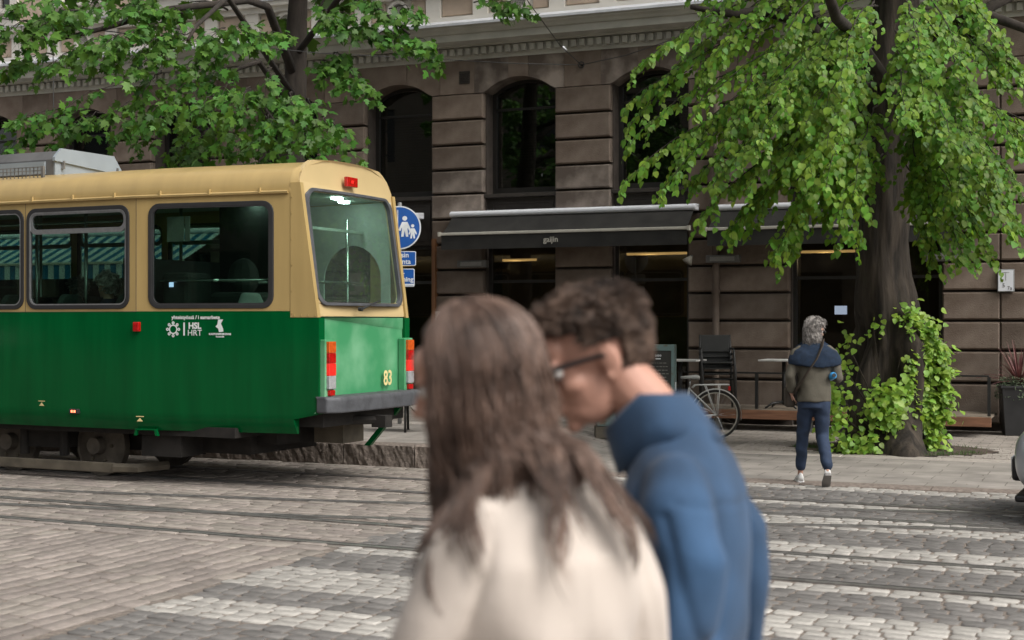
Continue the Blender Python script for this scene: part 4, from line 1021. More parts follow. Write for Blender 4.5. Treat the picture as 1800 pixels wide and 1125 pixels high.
def leaf_matrix(p, tip, nrm, size):
    t = Vector(tip).normalized(); n = Vector(nrm); n = n-t*n.dot(t)
    if n.length < 1e-4: n = t.orthogonal()
    n.normalize(); b = n.cross(t)
    return np.array(((t.x*size, b.x*size, n.x*size, p[0]), (t.y*size, b.y*size, n.y*size, p[1]), (t.z*size, b.z*size, n.z*size, p[2])))
def leaf_objects(kind, mats, mat, parent, own, single=300, name='leaf', mass='foliage'):
    V, Fs = LEAF[kind]; base = Vector(own)
    def size(m):
        x, y, d = seen(m[:, 3])
        return -1 if not (0 < x < 1800 and 0 < y < 1125) else np.linalg.norm(m[:, 0])/d
    order = sorted(range(len(mats)), key=lambda i: -size(mats[i]))
    me = bpy.data.meshes.new(name); me.from_pydata([tuple(v) for v in V], [], Fs); me.update(); me.materials.append(MATS[mat]); me.polygons.foreach_set('use_smooth', [True]*len(me.polygons))
    for i in order[:single]:
        m = mats[i]; o = link(name, me, parent)
        o.matrix_local = Matrix(((m[0, 0], m[0, 1], m[0, 2], m[0, 3]-base.x), (m[1, 0], m[1, 1], m[1, 2], m[1, 3]-base.y), (m[2, 0], m[2, 1], m[2, 2], m[2, 3]-base.z), (0, 0, 0, 1)))
    rest = order[single:]
    if not rest: return
    vs = np.concatenate([V @ mats[i][:, :3].T+mats[i][:, 3]-np.array(base) for i in rest]); k = len(V)
    loops = np.concatenate([np.array([v for f in Fs for v in f])+j*k for j in range(len(rest))])
    tot = np.tile(np.array([len(f) for f in Fs]), len(rest)); st = np.concatenate(([0], np.cumsum(tot)[:-1]))
    me = bpy.data.meshes.new(mass); me.vertices.add(len(vs)); me.vertices.foreach_set('co', vs.ravel()); me.loops.add(len(loops)); me.loops.foreach_set('vertex_index', loops.astype(np.int32)); me.polygons.add(len(tot)); me.polygons.foreach_set('loop_start', st.astype(np.int32)); me.polygons.foreach_set('loop_total', tot.astype(np.int32)); me.polygons.foreach_set('use_smooth', np.ones(len(tot), bool)); me.update(calc_edges=True); me.validate()
    me.materials.append(MATS[mat]); tag(link(mass, me, parent), kind='stuff')
def bez(P, t):
    P = [Vector(p) for p in P]
    while len(P) > 1: P = [P[i].lerp(P[i+1], t) for i in range(len(P)-1)]
    return P[0]
def rv(s=1.0): return Vector((lr.gauss(0, s), lr.gauss(0, s), lr.gauss(0, s)))
def spray(wood, leaves, start, mid, tip, r0, nodes, twig, per, size, droop, kind, flat=.35):
    n = 10; path = [bez((start, mid, tip), k/n)+rv(.012) for k in range(n+1)]
    wood.tube(path, [r0*(1-.85*k/n) for k in range(n+1)], 5)
    c0 = Vector(start)
    for i in range(nodes):
        t = .22+.78*(i+lr.random()*.7)/nodes; t = min(t, 1); p = bez((start, mid, tip), t); d = (bez((start, mid, tip), min(1, t+.05))-bez((start, mid, tip), t-.05)).normalized()
        w = d.cross(Vector((0, 0, 1))); w = w.normalized() if w.length > .01 else Vector((1, 0, 0))
        s = 1 if i % 2 else -1; L_ = twig*lr.uniform(.5, 1.15)*(1.1-.55*t)
        td = (d*lr.uniform(.5, 1.0)+w*s*lr.uniform(.4, 1.0)+Vector((0, 0, lr.uniform(-droop, .15)))).normalized()
        q1 = p+td*L_*.55; q2 = p+td*L_+Vector((0, 0, -droop*L_*.5))
        if L_ > .12: wood.tube([p, q1, q2], [r0*.22, r0*.16, r0*.07], 3, caps=False)
        for k in range(per):
            f = (k+lr.random())/per; a = p.lerp(q1, min(1, f*2)) if f < .5 else q1.lerp(q2, f*2-1)
            sd = w*lr.uniform(-1, 1)+td*lr.uniform(.1, .9)+Vector((0, 0, -droop*lr.uniform(.4, 1.5)))+rv(.25)
            nr = Vector((0, 0, 1))*lr.uniform(.5, 1.0)+(td*.5-Vector((SY*0, .35, 0)))*lr.uniform(.2, 1.1)+rv(flat)
            a = a+sd.normalized()*.03+rv(.02)
            leaves.append(leaf_matrix(a, sd, nr, size*lr.uniform(.6, 1.15)))
    for k in range(4):
        sd = (Vector(tip)-Vector(mid)).normalized()+Vector((0, 0, -droop))+rv(.35); leaves.append(leaf_matrix(Vector(tip)+rv(.03), sd, Vector((0, -.5, .8))+rv(.3), size*lr.uniform(.6, 1.0)))
def bough(wood, leaves, start, mid, tip, r0, nodes, twig, per, size):
    """a drooping linden shoot: flat twigs to both sides, leaves hanging in overlapping rows"""
    n = 10; path = [bez((start, mid, tip), k/n)+rv(.014) for k in range(n+1)]; wood.tube(path, [r0*(1-.85*k/n) for k in range(n+1)], 5)
    out = Vector((tip[0]-start[0], tip[1]-start[1], 0)); out = out.normalized() if out.length > .05 else Vector((0, -1, 0))
    def row(p, q1, q2, w, cnt):
        for k in range(cnt):
            f = (k+lr.random()*.6)/cnt; a = p.lerp(q1, min(1, f*2)) if f < .5 else q1.lerp(q2, f*2-1); td = (q2-p).normalized(); s = 1 if k % 2 else -1
            sd = td*lr.uniform(.35, .8)+w*s*lr.uniform(.35, .9)+Vector((0, 0, -lr.uniform(.25, 1.0))); nr = Vector((0, 0, lr.uniform(.75, 1.1)))+out*lr.uniform(.1, .7)+Vector((.05, -.25, 0))+rv(.22)
            leaves.append(leaf_matrix(a+Vector((0, 0, -.01))+rv(.012), sd, nr, size*lr.uniform(.45, 1.15)*(1-.25*f)))
    for i in range(nodes):
        t = min(1, .20+.80*(i+lr.random()*.6)/nodes); p = bez((start, mid, tip), t); d = (bez((start, mid, tip), min(1, t+.05))-bez((start, mid, tip), t-.05)).normalized(); w = d.cross(Vector((0, 0, 1))); w = w.normalized() if w.length > .01 else Vector((1, 0, 0))
        s = 1 if i % 2 else -1; L_ = twig*lr.uniform(.55, 1.15)*(1.1-.6*t); td = (d*lr.uniform(.7, 1.1)+w*s*lr.uniform(.35, .8)+Vector((0, 0, lr.uniform(-.35, .12)))).normalized(); q1 = p+td*L_*.55; q2 = p+td*L_+Vector((0, 0, -.32*L_))
        wood.tube([p, q1, q2], [r0*.25, r0*.18, r0*.08], 3, caps=False); row(p, q1, q2, td.cross(Vector((0, 0, 1))).normalized(), per)
    row(bez((start, mid, tip), .62), bez((start, mid, tip), .82), Vector(tip), out.cross(Vector((0, 0, 1))), 10)
# ------------------------------------------------ linden on the right
LB = Vector((-2.66, 18.75, 0))
lin = thing('linden_tree', 'big old linden with knobby trunk and drooping bright green boughs', 'tree', LB)
def trunk_mesh(base, ctrl, n=40, per=48, lump=.0, seed=0):
    """ctrl: (z, dx, dy, r)"""
    mb = MB(); rings = []
    for i in range(n+1):
        t = i/n; z = ctrl[0][0]+(ctrl[-1][0]-ctrl[0][0])*t**1.35
        for a, b in zip(ctrl[:-1], ctrl[1:]):
            if a[0] <= z <= b[0]+1e-6:
                f = (z-a[0])/(b[0]-a[0]); f2 = f*f*(3-2*f); dx, dy, r = (a[j]+(b[j]-a[j])*f2 for j in (1, 2, 3)); break
        ring = []
        for k in range(per):
            an = 2*math.pi*k/per; c, s = math.cos(an), math.sin(an)
            q = noise.noise(Vector((c*1.6, s*1.6, z*1.1+seed)))*lump+noise.noise(Vector((c*5, s*5, z*2.2+seed)))*lump*.35+noise.noise(Vector((c*14, s*14, z*1.6+seed)))*lump*.20
            flare = max(0, 1-z/.7)*.16*math.sin(an*5+1)
            rr = r*(1+q*(1.6 if z < 1.7 else .55)+flare); ring.append((dx+c*rr, dy+s*rr, z))
        rings.append(ring)
    mb.loft(rings); return mb
trunk_mesh(LB, [(-.1, 0, 0, .70), (.25, .0, 0, .60), (.8, -.03, 0, .55), (1.35, -.05, 0, .56), (1.75, -.07, 0, .42), (2.5, -.10, 0, .345), (4.0, -.05, 0, .31), (6.0, .05, .05, .27), (9.5, .2, .1, .12)], lump=.42, seed=3).build('trunk', 'bark', lin, smooth=True)
wood = MB(); LV = []
W = lambda p: Vector(p)-LB
def lim(pts, r):
    wood.tube(pts, r, 8)
limbs = [[LB+Vector((0, 0, 4.3)), at(1420, 40, 17.6), at(1340, 18, 17.2), at(1290, 25, 17.0), at(1215, 12, 16.8)], [LB+Vector((0, 0, 3.9)), at(1640, 60, 17.5), at(1720, 20, 17.0), at(1830, 60, 16.6)], [LB+Vector((0, 0, 4.6)), at(1500, 60, 16.5), at(1470, 30, 15.5), at(1440, -60, 14.8)], [LB+Vector((0, 0, 4.6)), LB+Vector((.8, .8, 5.6)), LB+Vector((2.2, 1.4, 6.4))], [LB+Vector((0, 0, 4.4)), LB+Vector((-.9, .9, 5.6)), LB+Vector((-2.2, 1.2, 6.6))]]
for l in limbs: lim(l, [.11, .075, .065, .05, .03][:len(l)])
tips = [(1310, 210, 15.7), (1370, 180, 15.5), (1430, 290, 15.1), (1280, 220, 16.0), (1200, 240, 16.3), (1410, 330, 15.6), (1480, 380, 15.6), (1320, 290, 15.4), (1250, 330, 16.0), (1680, 380, 15.6), (1760, 350, 15.5), (1710, 270, 15.3), (1640, 260, 15.3), (1790, 330, 15.9), (1230, 150, 16.6), (1350, 110, 16.0), (1430, 120, 15.6), (1700, 120, 15.8), (1760, 90, 16.2), (1460, 200, 15.2), (1100, 112, 16.6), (1097, 178, 16.9), (1112, 215, 17.0), (1096, 243, 16.6), (1092, 322, 16.4), (1145, 342, 16.2), (1200, 330, 16.7), (1236, 385, 16.1), (1268, 405, 16.4), (1150, 150, 17.2), (1180, 90, 16.5),
        (1366, 466, 16.0), (1390, 440, 16.5), (1500, 425, 15.9), (1450, 330, 15.2), (1330, 330, 15.7), (1400, 380, 16.0), (1595, 215, 15.2), (1625, 205, 15.4), (1460, 250, 15.0), (1420, 210, 15.3), (1340, 250, 15.4), (1290, 300, 15.8), (1250, 270, 16.0),
        (1700, 475, 15.8), (1735, 440, 16.0), (1750, 400, 15.4), (1795, 415, 15.8), (1690, 330, 15.3), (1655, 400, 15.9), (1670, 260, 15.1), (1740, 300, 15.2), (1790, 260, 15.6), (1720, 190, 15.6), (1780, 150, 15.9), (1640, 130, 15.5), (1480, 150, 15.2), (1390, 140, 15.6), (1300, 160, 16.0), (1220, 190, 16.4), (1260, 110, 16.4), 
        (1300, 395, 17.3), (1450, 400, 17.0), (1620, 350, 16.6), (1500, 340, 15.4), (1380, 300, 15.5), (1180, 280, 16.5), (1840, 330, 15.6), (1850, 200, 15.6), (1340, 360, 16.3), (1650, 470, 16.6), (1715, 420, 16.6)]
for x, y, D in tips:
    T = at(x, y, D)+rv(.05); h = Vector((T.x-LB.x, T.y-LB.y, 0)); L_ = h.length
    S = LB+h*lr.uniform(.22, .40)+Vector((0, 0, T.z+lr.uniform(.75, 1.25)+.12*L_)); Mi = LB+h*.74+Vector((0, 0, T.z+lr.uniform(.75, 1.1)))
    bough(wood, LV, S, Mi, T, .013, 15, .54, 12, .106)
for k in range(46):      # the rest of the crown, all round
    an = lr.uniform(0, 2*math.pi); r = lr.uniform(1.0, 3.1); z = lr.uniform(3.0, 6.2)
    T = LB+Vector((math.cos(an)*r, math.sin(an)*r, z)); 
    if T.y > 21.8: T.y = 21.8
    qx = seen(T)
    if 1490 < qx[0] < 1620 and qx[2] < 18.3: continue
    h = Vector((T.x-LB.x, T.y-LB.y, 0)); S = LB+h*.3+Vector((0, 0, z+1.2)); Mi = LB+h*.75+Vector((0, 0, z+.8))
    bough(wood, LV, S, Mi, T, .014, 11, .5, 8, .115)
for k in range(60):      # high crown above the picture
    an = lr.uniform(0, 2*math.pi); r = lr.uniform(.6, 3.4); z = lr.uniform(6.2, 10.5)
    T = LB+Vector((math.cos(an)*r*(1.1-(z-6)*.1), math.sin(an)*r*(1.1-(z-6)*.1), z)); T.y = min(T.y, 21.6); h = Vector((T.x-LB.x, T.y-LB.y, 0)); S = LB+h*.2+Vector((0, 0, z-.1)); Mi = LB+h*.7+Vector((0, 0, z+.4))
    spray(wood, LV, S, Mi, T, .03, 10, .6, 5, .20, .6, 'linden')
wood.v = [(a-LB.x, b-LB.y, c-LB.z) for a, b, c in wood.v]
wood.build('branches', 'bark_maple', lin, smooth=True)
leaf_objects('linden', LV, 'leaf_linden', lin, LB)
# shoots at the foot of the trunk
SV = []; sw = MB()
sh = [(1600, 565, 60), (1632, 585, 70), (1645, 625, 80), (1640, 660, 80), (1655, 690, 80), (1652, 730, 80), (1640, 768, 60), (1610, 630, 60), (1600, 680, 80), (1575, 700, 80), (1545, 690, 60), (1560, 735, 70), (1585, 755, 50), (1620, 720, 80), (1535, 720, 50), (1468, 690, 50), (1474, 735, 40), (1465, 770, 40), (1500, 785, 60), (1525, 780, 50), (1480, 640, 25), (1535, 575, 14), (1488, 600, 14), (1460, 715, 30), (1660, 655, 40), (1628, 690, 70)]
for x, y, n in sh:
    c = at(x, y, 17.62 if x < 1600 else 17.85)
    sw.tube([LB+Vector((0, -.3, .1)), (LB+c)/2+Vector((0, -.25, -.1+c.z*.2)), c], [.012, .009, .005], 4)
    for k in range(int(n*(1.6 if x > 1590 else 1.2))):
        p = c+Vector((lr.gauss(0, .082), lr.gauss(0, .07), lr.gauss(0, .10))); 
        dx, dy = p.x-LB.x, p.y-LB.y; rr = math.hypot(dx, dy); mn = .58 if p.z < 1.6 else .45
        if rr < mn: p.x = LB.x+dx/rr*mn; p.y = LB.y+dy/rr*mn
        p.z = max(p.z, .06); out = Vector((p.x-LB.x, p.y-LB.y, 0)).normalized()
        SV.append(leaf_matrix(p, out*.6+Vector((0, 0, -.5))+rv(.5), Vector((0, 0, .8))+out*.6+Vector((.1, -.4, 0))+rv(.3), .082*lr.uniform(.55, 1.2)))
sw.v = [(a-LB.x, b-LB.y, c-LB.z) for a, b, c in sw.v]; sw.build('shoot_stems', 'bark', lin)
leaf_objects('linden', SV, 'leaf_shoot', lin, LB, single=200, name='shoot_leaf', mass='basal_shoots')
# soil bed and grass tufts
mb = MB(); n = 40; c = [(LB.x, LB.y, zs(LB.x)+.03)]
vs = [(LB.x, LB.y, zs(LB.x)+.05)]+[(LB.x+1.28*math.cos(2*math.pi*k/n)*(1+.10*noise.noise(Vector((k*.7, 0, 0)))), LB.y+.93*math.sin(2*math.pi*k/n)*(1+.10*noise.noise(Vector((k*.7, 5, 0)))), zs(LB.x)+.009) for k in range(n)]
mb.add(vs, [(0, 1+k, 1+(k+1) % n) for k in range(n)]); o = mb.build('soil_bed', 'soil', None, fix=False); tag(o, kind='structure', label='bare earth around the foot of the linden')
gm = MB()
for k in range(1500):
    an = lr.uniform(math.pi, 2*math.pi) if lr.random() < .75 else lr.uniform(0, 6.28); rr = lr.uniform(.78, 1.05)
    if noise.noise(Vector((an*3, 1, 2))) < -.05: continue
    x, y = LB.x+1.2*rr*math.cos(an), LB.y+.88*rr*math.sin(an); h = lr.uniform(.02, .07); a = lr.uniform(0, 6.28); z = zs(x)+.01; lx, ly = lr.gauss(0, .02), lr.gauss(0, .02)
    gm.add([(x-.004*math.cos(a), y-.004*math.sin(a), z), (x+.004*math.cos(a), y+.004*math.sin(a), z), (x+lx, y+ly, z+h)], [(0, 1, 2)])
tag(gm.build('grass', 'grass_green', None, fix=False), 'sparse grass tufts round the foot of the linden', 'grass', kind='stuff')
# ------------------------------------------------ maple on the left
MBs = atY(518, 200, 18.3); MBs.z = 0
mpl = thing('maple_tree', 'maple with dark slim trunk and broad lobed leaves hanging over the tram', 'tree', MBs)
trunk_mesh(MBs, [(-.1, .0, 0, .34), (.4, .0, 0, .27), (2.5, .0, 0, .22), (4.4, -.06, 0, .19), (5.4, .02, 0, .16), (7.5, .1, 0, .12), (10, .2, 0, .05)], lump=.10, seed=9, per=24).build('trunk', 'bark_maple', mpl, smooth=True)
wood = MB(); LV = []
for l, r in (([MBs+Vector((0, 0, 4.75)), at(455, 108, 20.2), at(420, 120, 19.5), at(385, 135, 19)], [.05, .04, .03, .02]), ([MBs+Vector((0, 0, 5.3)), at(470, 12, 20), at(435, 0, 19), at(300, 15, 17.5), at(180, 50, 16.5), at(80, 75, 15.8)], [.075, .06, .05, .04, .03, .018]),
             ([MBs+Vector((0, 0, 5.6)), at(600, -10, 20), at(660, 10, 19), at(720, 60, 18.3)], [.05, .04, .03, .015]), ([MBs+Vector((0, 0, 5.0)), at(400, -5, 18), at(345, 45, 17), at(330, 70, 16.5)], [.05, .035, .025, .015]), ([MBs+Vector((0, 0, 4.2)), at(440, 160, 19.0), at(360, 190, 17.5), at(280, 200, 16.8)], [.05, .04, .025, .015])): wood.tube(l, r, 7)
mt = [(20, 20, 15.2), (60, 40, 15.5), (95, 15, 15.8), (15, 75, 15.4), (60, 95, 15.2), (90, 110, 15.6), (25, 115, 15.8), (110, 60, 16), (150, 20, 16.2), (200, 15, 16.3), (250, 20, 16.5), (280, 25, 16.6), (140, 75, 15.7), (170, 95, 15.6), (215, 70, 16.0), (235, 100, 16.2), (235, 125, 16.1), (190, 110, 16.0),
      (255, 60, 16.4), (265, 95, 16.3), (340, 125, 16.8), (355, 95, 16.9), (385, 100, 17), (420, 65, 17.2), (450, 75, 17.3), (370, 145, 17.2), (480, 60, 18.2), (300, 75, 16.6),
      (240, 180, 16.6), (270, 215, 16.4), (310, 190, 16.5), (350, 205, 16.4), (385, 175, 16.6), (420, 200, 16.3), (455, 180, 16.6), (480, 215, 16.4), (520, 190, 16.7), (550, 215, 16.9), (575, 245, 16.8), (600, 270, 17.4), (540, 250, 16.6), (500, 260, 16.6), (455, 245, 16.5), (410, 240, 16.5), (370, 255, 16.7), (330, 235, 16.6), (340, 275, 17.0), (300, 275, 17.2), (420, 275, 17.2), (560, 280, 17.5), (470, 280, 17.3), (210, 240, 18), (240, 255, 17.8),
      (580, 30, 18.0), (620, 20, 18.0), (650, 45, 18.2), (690, 35, 18.3), (715, 65, 18.3), (745, 90, 18.2), (765, 100, 18.3), (730, 30, 18.4), (600, 60, 18), (590, 145, 18.0), (620, 140, 18.0), (645, 155, 18.1), (575, 115, 18.2), (610, 110, 18.2), (680, 70, 18.2), (650, 5, 18.2), (900, 5, 18.8), (930, 8, 18.8),
      (10, 260, 18.5), (130, 225, 18.3), (60, 235, 18.7), (100, 210, 18.8), (20, 215, 18.5), (170, 205, 18.2), (95, 250, 18.6), (-60, 60, 15.5), (-50, 150, 16)]
for x, y, D in mt:
    T = at(x, y, D)+rv(.04); h = T-(MBs+Vector((0, 0, 5.2))); 
    S = T-h.normalized()*lr.uniform(.55, .9)+Vector((0, 0, lr.uniform(.1, .35))); Mi = S.lerp(T, .5)+Vector((0, 0, .14))
    spray(wood, LV, S, Mi, T, .010, 8, .40, 5, .115, .60, 'maple', flat=.6)
for k in range(70):
    an = lr.uniform(0, 2*math.pi); r = lr.uniform(.8, 4.5); z = lr.uniform(6.6, 11)
    T = MBs+Vector((math.cos(an)*r*1.2, math.sin(an)*r*.8, z)); T.y = min(T.y, 21.5); S = MBs+(T-MBs)*.5; S.z = z-.3; Mi = S.lerp(T, .5)+Vector((0, 0, .4))
    spray(wood, LV, S, Mi, T, .02, 9, .6, 4, .24, .5, 'maple')
wood.v = [(a-MBs.x, b-MBs.y, c-MBs.z) for a, b, c in wood.v]; wood.build('branches', 'bark_maple', mpl, smooth=True)
leaf_objects('maple', LV, 'leaf_maple', mpl, MBs)

# street trees on the near side, mirrored in the window panes of the stone building
for k, (x, y, rz, lab) in enumerate(((-21.5, -5.5, 40, 'leafy street tree on the near pavement, left of two mirrored in the upper windows'), (-15.0, -6.0, 150, 'leafy street tree on the near pavement, right of two mirrored in the upper windows'))):
    t = thing('maple_tree', lab, 'tree', (x, y, 0), rz, 'street trees')
    for ch in list(mpl.children):
        if ch.name.startswith(('trunk', 'branches', 'foliage')):
            c = ch.copy(); COL.objects.link(c); c.parent = t
# ================================================================ STREET THINGS
# traffic sign behind the tram
sp_ = at(702, 400, 19.6)
sg = thing('traffic_sign', 'round blue cycle and footpath sign with two blue plates below', 'sign', (sp_.x, sp_.y, zs(sp_.x)), YAW-3)
ZC = sp_.z-zs(sp_.x)
MB().cyl((0, .04, 0), (0, .04, ZC+.35), .03, n=12).build('post', 'galv', sg, smooth=True)
n = 40; C_ = lambda r, z0=0: [(r*math.cos(2*math.pi*k/n), ZC+z0+r*math.sin(2*math.pi*k/n)) for k in range(n)]
MB().plate(C_(.30), [], lambda u, v, t: (u, t, v), .012).build('sign_disc', 'sign_white', sg)
disc = MB().plate(C_(.282), [], lambda u, v, t: (u, -.003+t, v), .002).build('blue_face', 'sign_blue', sg)
def figure(cx, z0, h):
    mb = MB(); f = lambda u, v, t: (cx+u*h, -.0065+t, z0+v*h)
    mb.plate([(.115*math.cos(k*math.pi/8), .87+.115*math.sin(k*math.pi/8)) for k in range(16)], [], f, .002)
    mb.plate([(-.13, .70), (.13, .70), (.25, .44), (.29, .30), (.21, .27), (.15, .42), (.13, .38), (.17, .0), (.06, .0), (0, .30), (-.06, .0), (-.17, .0), (-.13, .38), (-.15, .42), (-.21, .27), (-.29, .30), (-.25, .44)], [], f, .002); return mb
figure(.075, ZC-.125, .29).build('adult_symbol', 'sign_white', sg); figure(.185, ZC-.15, .20).build('child_symbol', 'sign_white', sg)
bx(-.028, -.0065, ZC-.245, -.016, -.0045, ZC+.245).build('dividing_line', 'sign_white', sg)
mb = MB()
for cx in (-.17, -.075): mb.ring([(cx+.045*math.cos(k*math.pi/8), ZC-.03+.045*math.sin(k*math.pi/8)) for k in range(16)], [(cx+.034*math.cos(k*math.pi/8), ZC-.03+.034*math.sin(k*math.pi/8)) for k in range(16)], lambda u, v, t: (u, -.0065+t, v), 0, .002)
mb.tube([(-.17, -.006, ZC-.03), (-.14, -.006, ZC+.05), (-.09, -.006, ZC+.05), (-.075, -.006, ZC-.03)], .005, 4); mb.build('bicycle_symbol', 'sign_white', sg)
for i, (zc, h, tx_) in enumerate(((-.425, .20, ('poliisin', 'valvonta')), (-.69, .25, ('polis-', 'övervakning')))):
    dx = -.005-.02*i
    MB().plate(rrect(-.235+dx, ZC+zc-h/2, .235+dx, ZC+zc+h/2, .02), [], lambda u, v, t: (u, t, v), .008).build('plate', 'sign_white', sg)
    MB().plate(rrect(-.225+dx, ZC+zc-h/2+.01, .225+dx, ZC+zc+h/2-.01, .015), [], lambda u, v, t: (u, -.003+t, v), .002).build('plate_face', 'sign_blue', sg)
    for j, s in enumerate(tx_): text('lettering', s, .098 if i == 0 else .09, 'sign_white', frame((dx, -.0045, ZC+zc+(.045 if j == 0 else -.045)+.02*i), (1, 0, 0), (0, 0, 1)), sg, bold=.002)
bx(-.02, -.005, ZC-.80, .20, -.0035, ZC-.775).build('sticker', 'sign_white', sg)
# bicycle -------------------------------------------------------------
ax = at(1258, 729, 19.9); ax.z = .345+zs(ax.x)
bike = thing('bicycle', 'white city bicycle with rear rack parked near the wooden deck', 'bicycle', (ax.x, ax.y, zs(ax.x)), YAW+2)
def wheel(cx, nm='wheel'):
    w = bpy.data.objects.new(nm, None); COL.objects.link(w); w.parent = bike; w.location = (cx, 0, .345)
    def tor(R_, r, n=48, m=8):
        mb = MB(); rings = []
        for k in range(n+1):
            a = 2*math.pi*k/n; rings.append([((R_+r*math.cos(q*2*math.pi/m))*math.cos(a), r*math.sin(q*2*math.pi/m), (R_+r*math.cos(q*2*math.pi/m))*math.sin(a)) for q in range(m)])
        mb.loft(rings, cap=False); return mb
    tor(.327, .018).build('tyre', 'bike_tyre', w, smooth=True); tor(.303, .010).build('rim', 'bike_rim', w, smooth=True)
    MB().tube([(0, -.04, 0), (0, .04, 0)], .022, 12).build('hub', 'chrome', w, smooth=True)
    for k in range(28):
        a = 2*math.pi*k/28; s = 1 if k % 2 else -1; b = a+.9*(1 if (k//2) % 2 else -1)
        MB().tube([(.02*math.cos(b), s*.028, .02*math.sin(b)), (.298*math.cos(a), 0, .298*math.sin(a))], .0022, 3, caps=False).build('spoke', 'chrome', w)
wheel(0); wheel(-1.06)
def bt(name, pts, r, mat='bike_white', n=8): return MB().tube(pts, r, n).build(name, mat, bike, smooth=True)
bb = (-.44, 0, .29); sc_ = (-.37, 0, .72)
bt('seat_tube', [bb, sc_], .017); bt('seat_post', [sc_, (-.355, 0, .84)], .012, 'chrome')
for s in (-.045, .045): bt('seat_stay', [(0, s, .345), (-.365, s*.5, .70)], .009); bt('chain_stay', [(0, s, .345), (-.44, s, .29)], .010)
bt('down_tube', [bb, (-.80, 0, .52), (-.96, 0, .70)], .019); bt('top_tube', [(-.50, 0, .47), (-.75, 0, .62), (-.975, 0, .78)], .016); bt('head_tube', [(-.955, 0, .68), (-.99, 0, .84)], .02)
for s in (-.05, .05): bt('fork', [(-.965, s*.6, .68), (-1.02, s, .5), (-1.06, s, .345)], .011)
bt('stem', [(-.99, 0, .84), (-1.01, 0, .98), (-1.04, 0, 1.0)], .013, 'chrome'); bt('handlebar', [(-.80, -.28, 1.03), (-.98, -.22, 1.06), (-1.04, 0, 1.0), (-.98, .22, 1.06), (-.80, .28, 1.03)], .011, 'chrome')
for s in (-.28, .28): bt('grip', [(-.88, s*.93, 1.045), (-.76, s, 1.03)], .016, 'bike_tyre')
mb = MB(); rings = []
for x, w, z, h in ((-.235, .095, .865, .05), (-.275, .10, .875, .055), (-.355, .07, .87, .045), (-.435, .03, .868, .035), (-.49, .018, .865, .025)): rings.append([(x, w*math.cos(k*math.pi/6), z+h*.5*math.sin(k*math.pi/6)-(h*.2 if math.sin(k*math.pi/6) < 0 else 0)) for k in range(12)])
mb.loft(rings); mb.build('saddle', 'saddle_grey', bike, smooth=True)
mb = MB(); rings = []
for k in range(24):
    a = R(-12+205*k/23); rings.append([(.362*math.cos(a)*1.0, y, .345+.362*math.sin(a)-dz) for y, dz in ((-.03, .012), (-.02, .002), (0, -.004), (.02, .002), (.03, .012), (0, .002))])
mb.loft(rings); mb.build('rear_mudguard', 'bike_white', bike, smooth=True)
mb = MB(); rings = []
for k in range(14):
    a = R(20+150*k/13); rings.append([(-1.06+.362*math.cos(a), y, .345+.362*math.sin(a)-dz) for y, dz in ((-.03, .012), (0, -.004), (.03, .012), (0, .002))])
mb.loft(rings); mb.build('front_mudguard', 'bike_white', bike, smooth=True)
mb = MB()
for s in (-.06, 0, .06): mb.tube([(-.33, s, .72), (-.29, s, .76), (.18, s, .765)], .008, 6)
for x in (.18, .0, -.2): mb.tube([(x, -.06, .763), (x, .06, .763)], .008, 6)
mb.build('rack', 'bike_white', bike, smooth=True)
for s in (-.06, .06): bt('rack_strut', [(.02, s*.8, .35), (.05, s, .76)], .006); bt('rack_strut', [(.0, s*.8, .35), (-.15, s, .76)], .006)
bx(.175, -.03, .68, .205, .03, .74).build('rear_reflector', 'lamp_red', bike, bevel=.005)
mb = MB(); mb.tube([(-.44, -.06, .29), (-.44, -.075, .29)], .09, 24); mb.build('chainring', 'chrome', bike); bt('crank', [(-.44, -.09, .29), (-.30, -.09, .19)], .010, 'chrome'); bt('crank', [(-.44, .09, .29), (-.58, .09, .39)], .010, 'chrome')
for p in ((-.30, -.14, .19), (-.58, .14, .39)): bx(p[0]-.045, p[1]-.04, p[2]-.012, p[0]+.045, p[1]+.04, p[2]+.012).build('pedal', 'bike_tyre', bike)
bt('kickstand', [(-.12, -.06, .30), (-.22, -.14, .015)], .008, 'chrome')
# menu cabinet ----------------------------------------------------------
cp = at(1168, 660, 19.2); cab = thing('menu_cabinet', 'weathered teal cabinet with black menu board behind the man', 'cabinet', (cp.x, cp.y, zs(cp.x)), 12)
mb = MB(); mb.ring([(-.30, .0), (.13, .0), (.13, 1.33), (-.30, 1.33)], [(-.26, .10), (.09, .10), (.09, 1.25), (-.26, 1.25)], lambda u, v, t: (u, t, v), -.02, .0); mb.box(-.30, 0, 0, .13, .42, 1.33); mb.build('carcass', 'teal_paint', cab, bevel=.006)
bx(-.26, -.008, .10, .09, -.001, 1.25).build('board', 'chalkboard', cab)
cr_ = random.Random(2); mb = MB()
for k in range(3): mb.ring([(-.085+.03*(k-1)+.014*math.cos(q*math.pi/4), 1.185+.014*math.sin(q*math.pi/4)) for q in range(8)], [(-.085+.03*(k-1)+.007*math.cos(q*math.pi/4), 1.185+.007*math.sin(q*math.pi/4)) for q in range(8)], lambda u, v, t: (u, -.0095+t, v), 0, .001)
mb.box(-.12, -.0095, 1.135, -.05, -.0085, 1.15); mb.build('emblem', 'sign_white', cab)
mb = MB()
for k in range(16):
    z = 1.08-.048*k; x = -.22+cr_.uniform(0, .03)
    while x < .03: w = cr_.uniform(.015, .05); mb.box(x, -.0095, z, x+w, -.0085, z+.010); x += w+.012
tag(mb.build('menu_lines', 'canvas_grey', cab), kind='stuff')
for z in (.25, 1.1): bx(-.318, .02, z-.03, -.302, .06, z+.03).build('hinge', 'galv', cab)
bx(.131, .12, .70, .145, .20, .82).build('sticker', 'sign_white', cab)
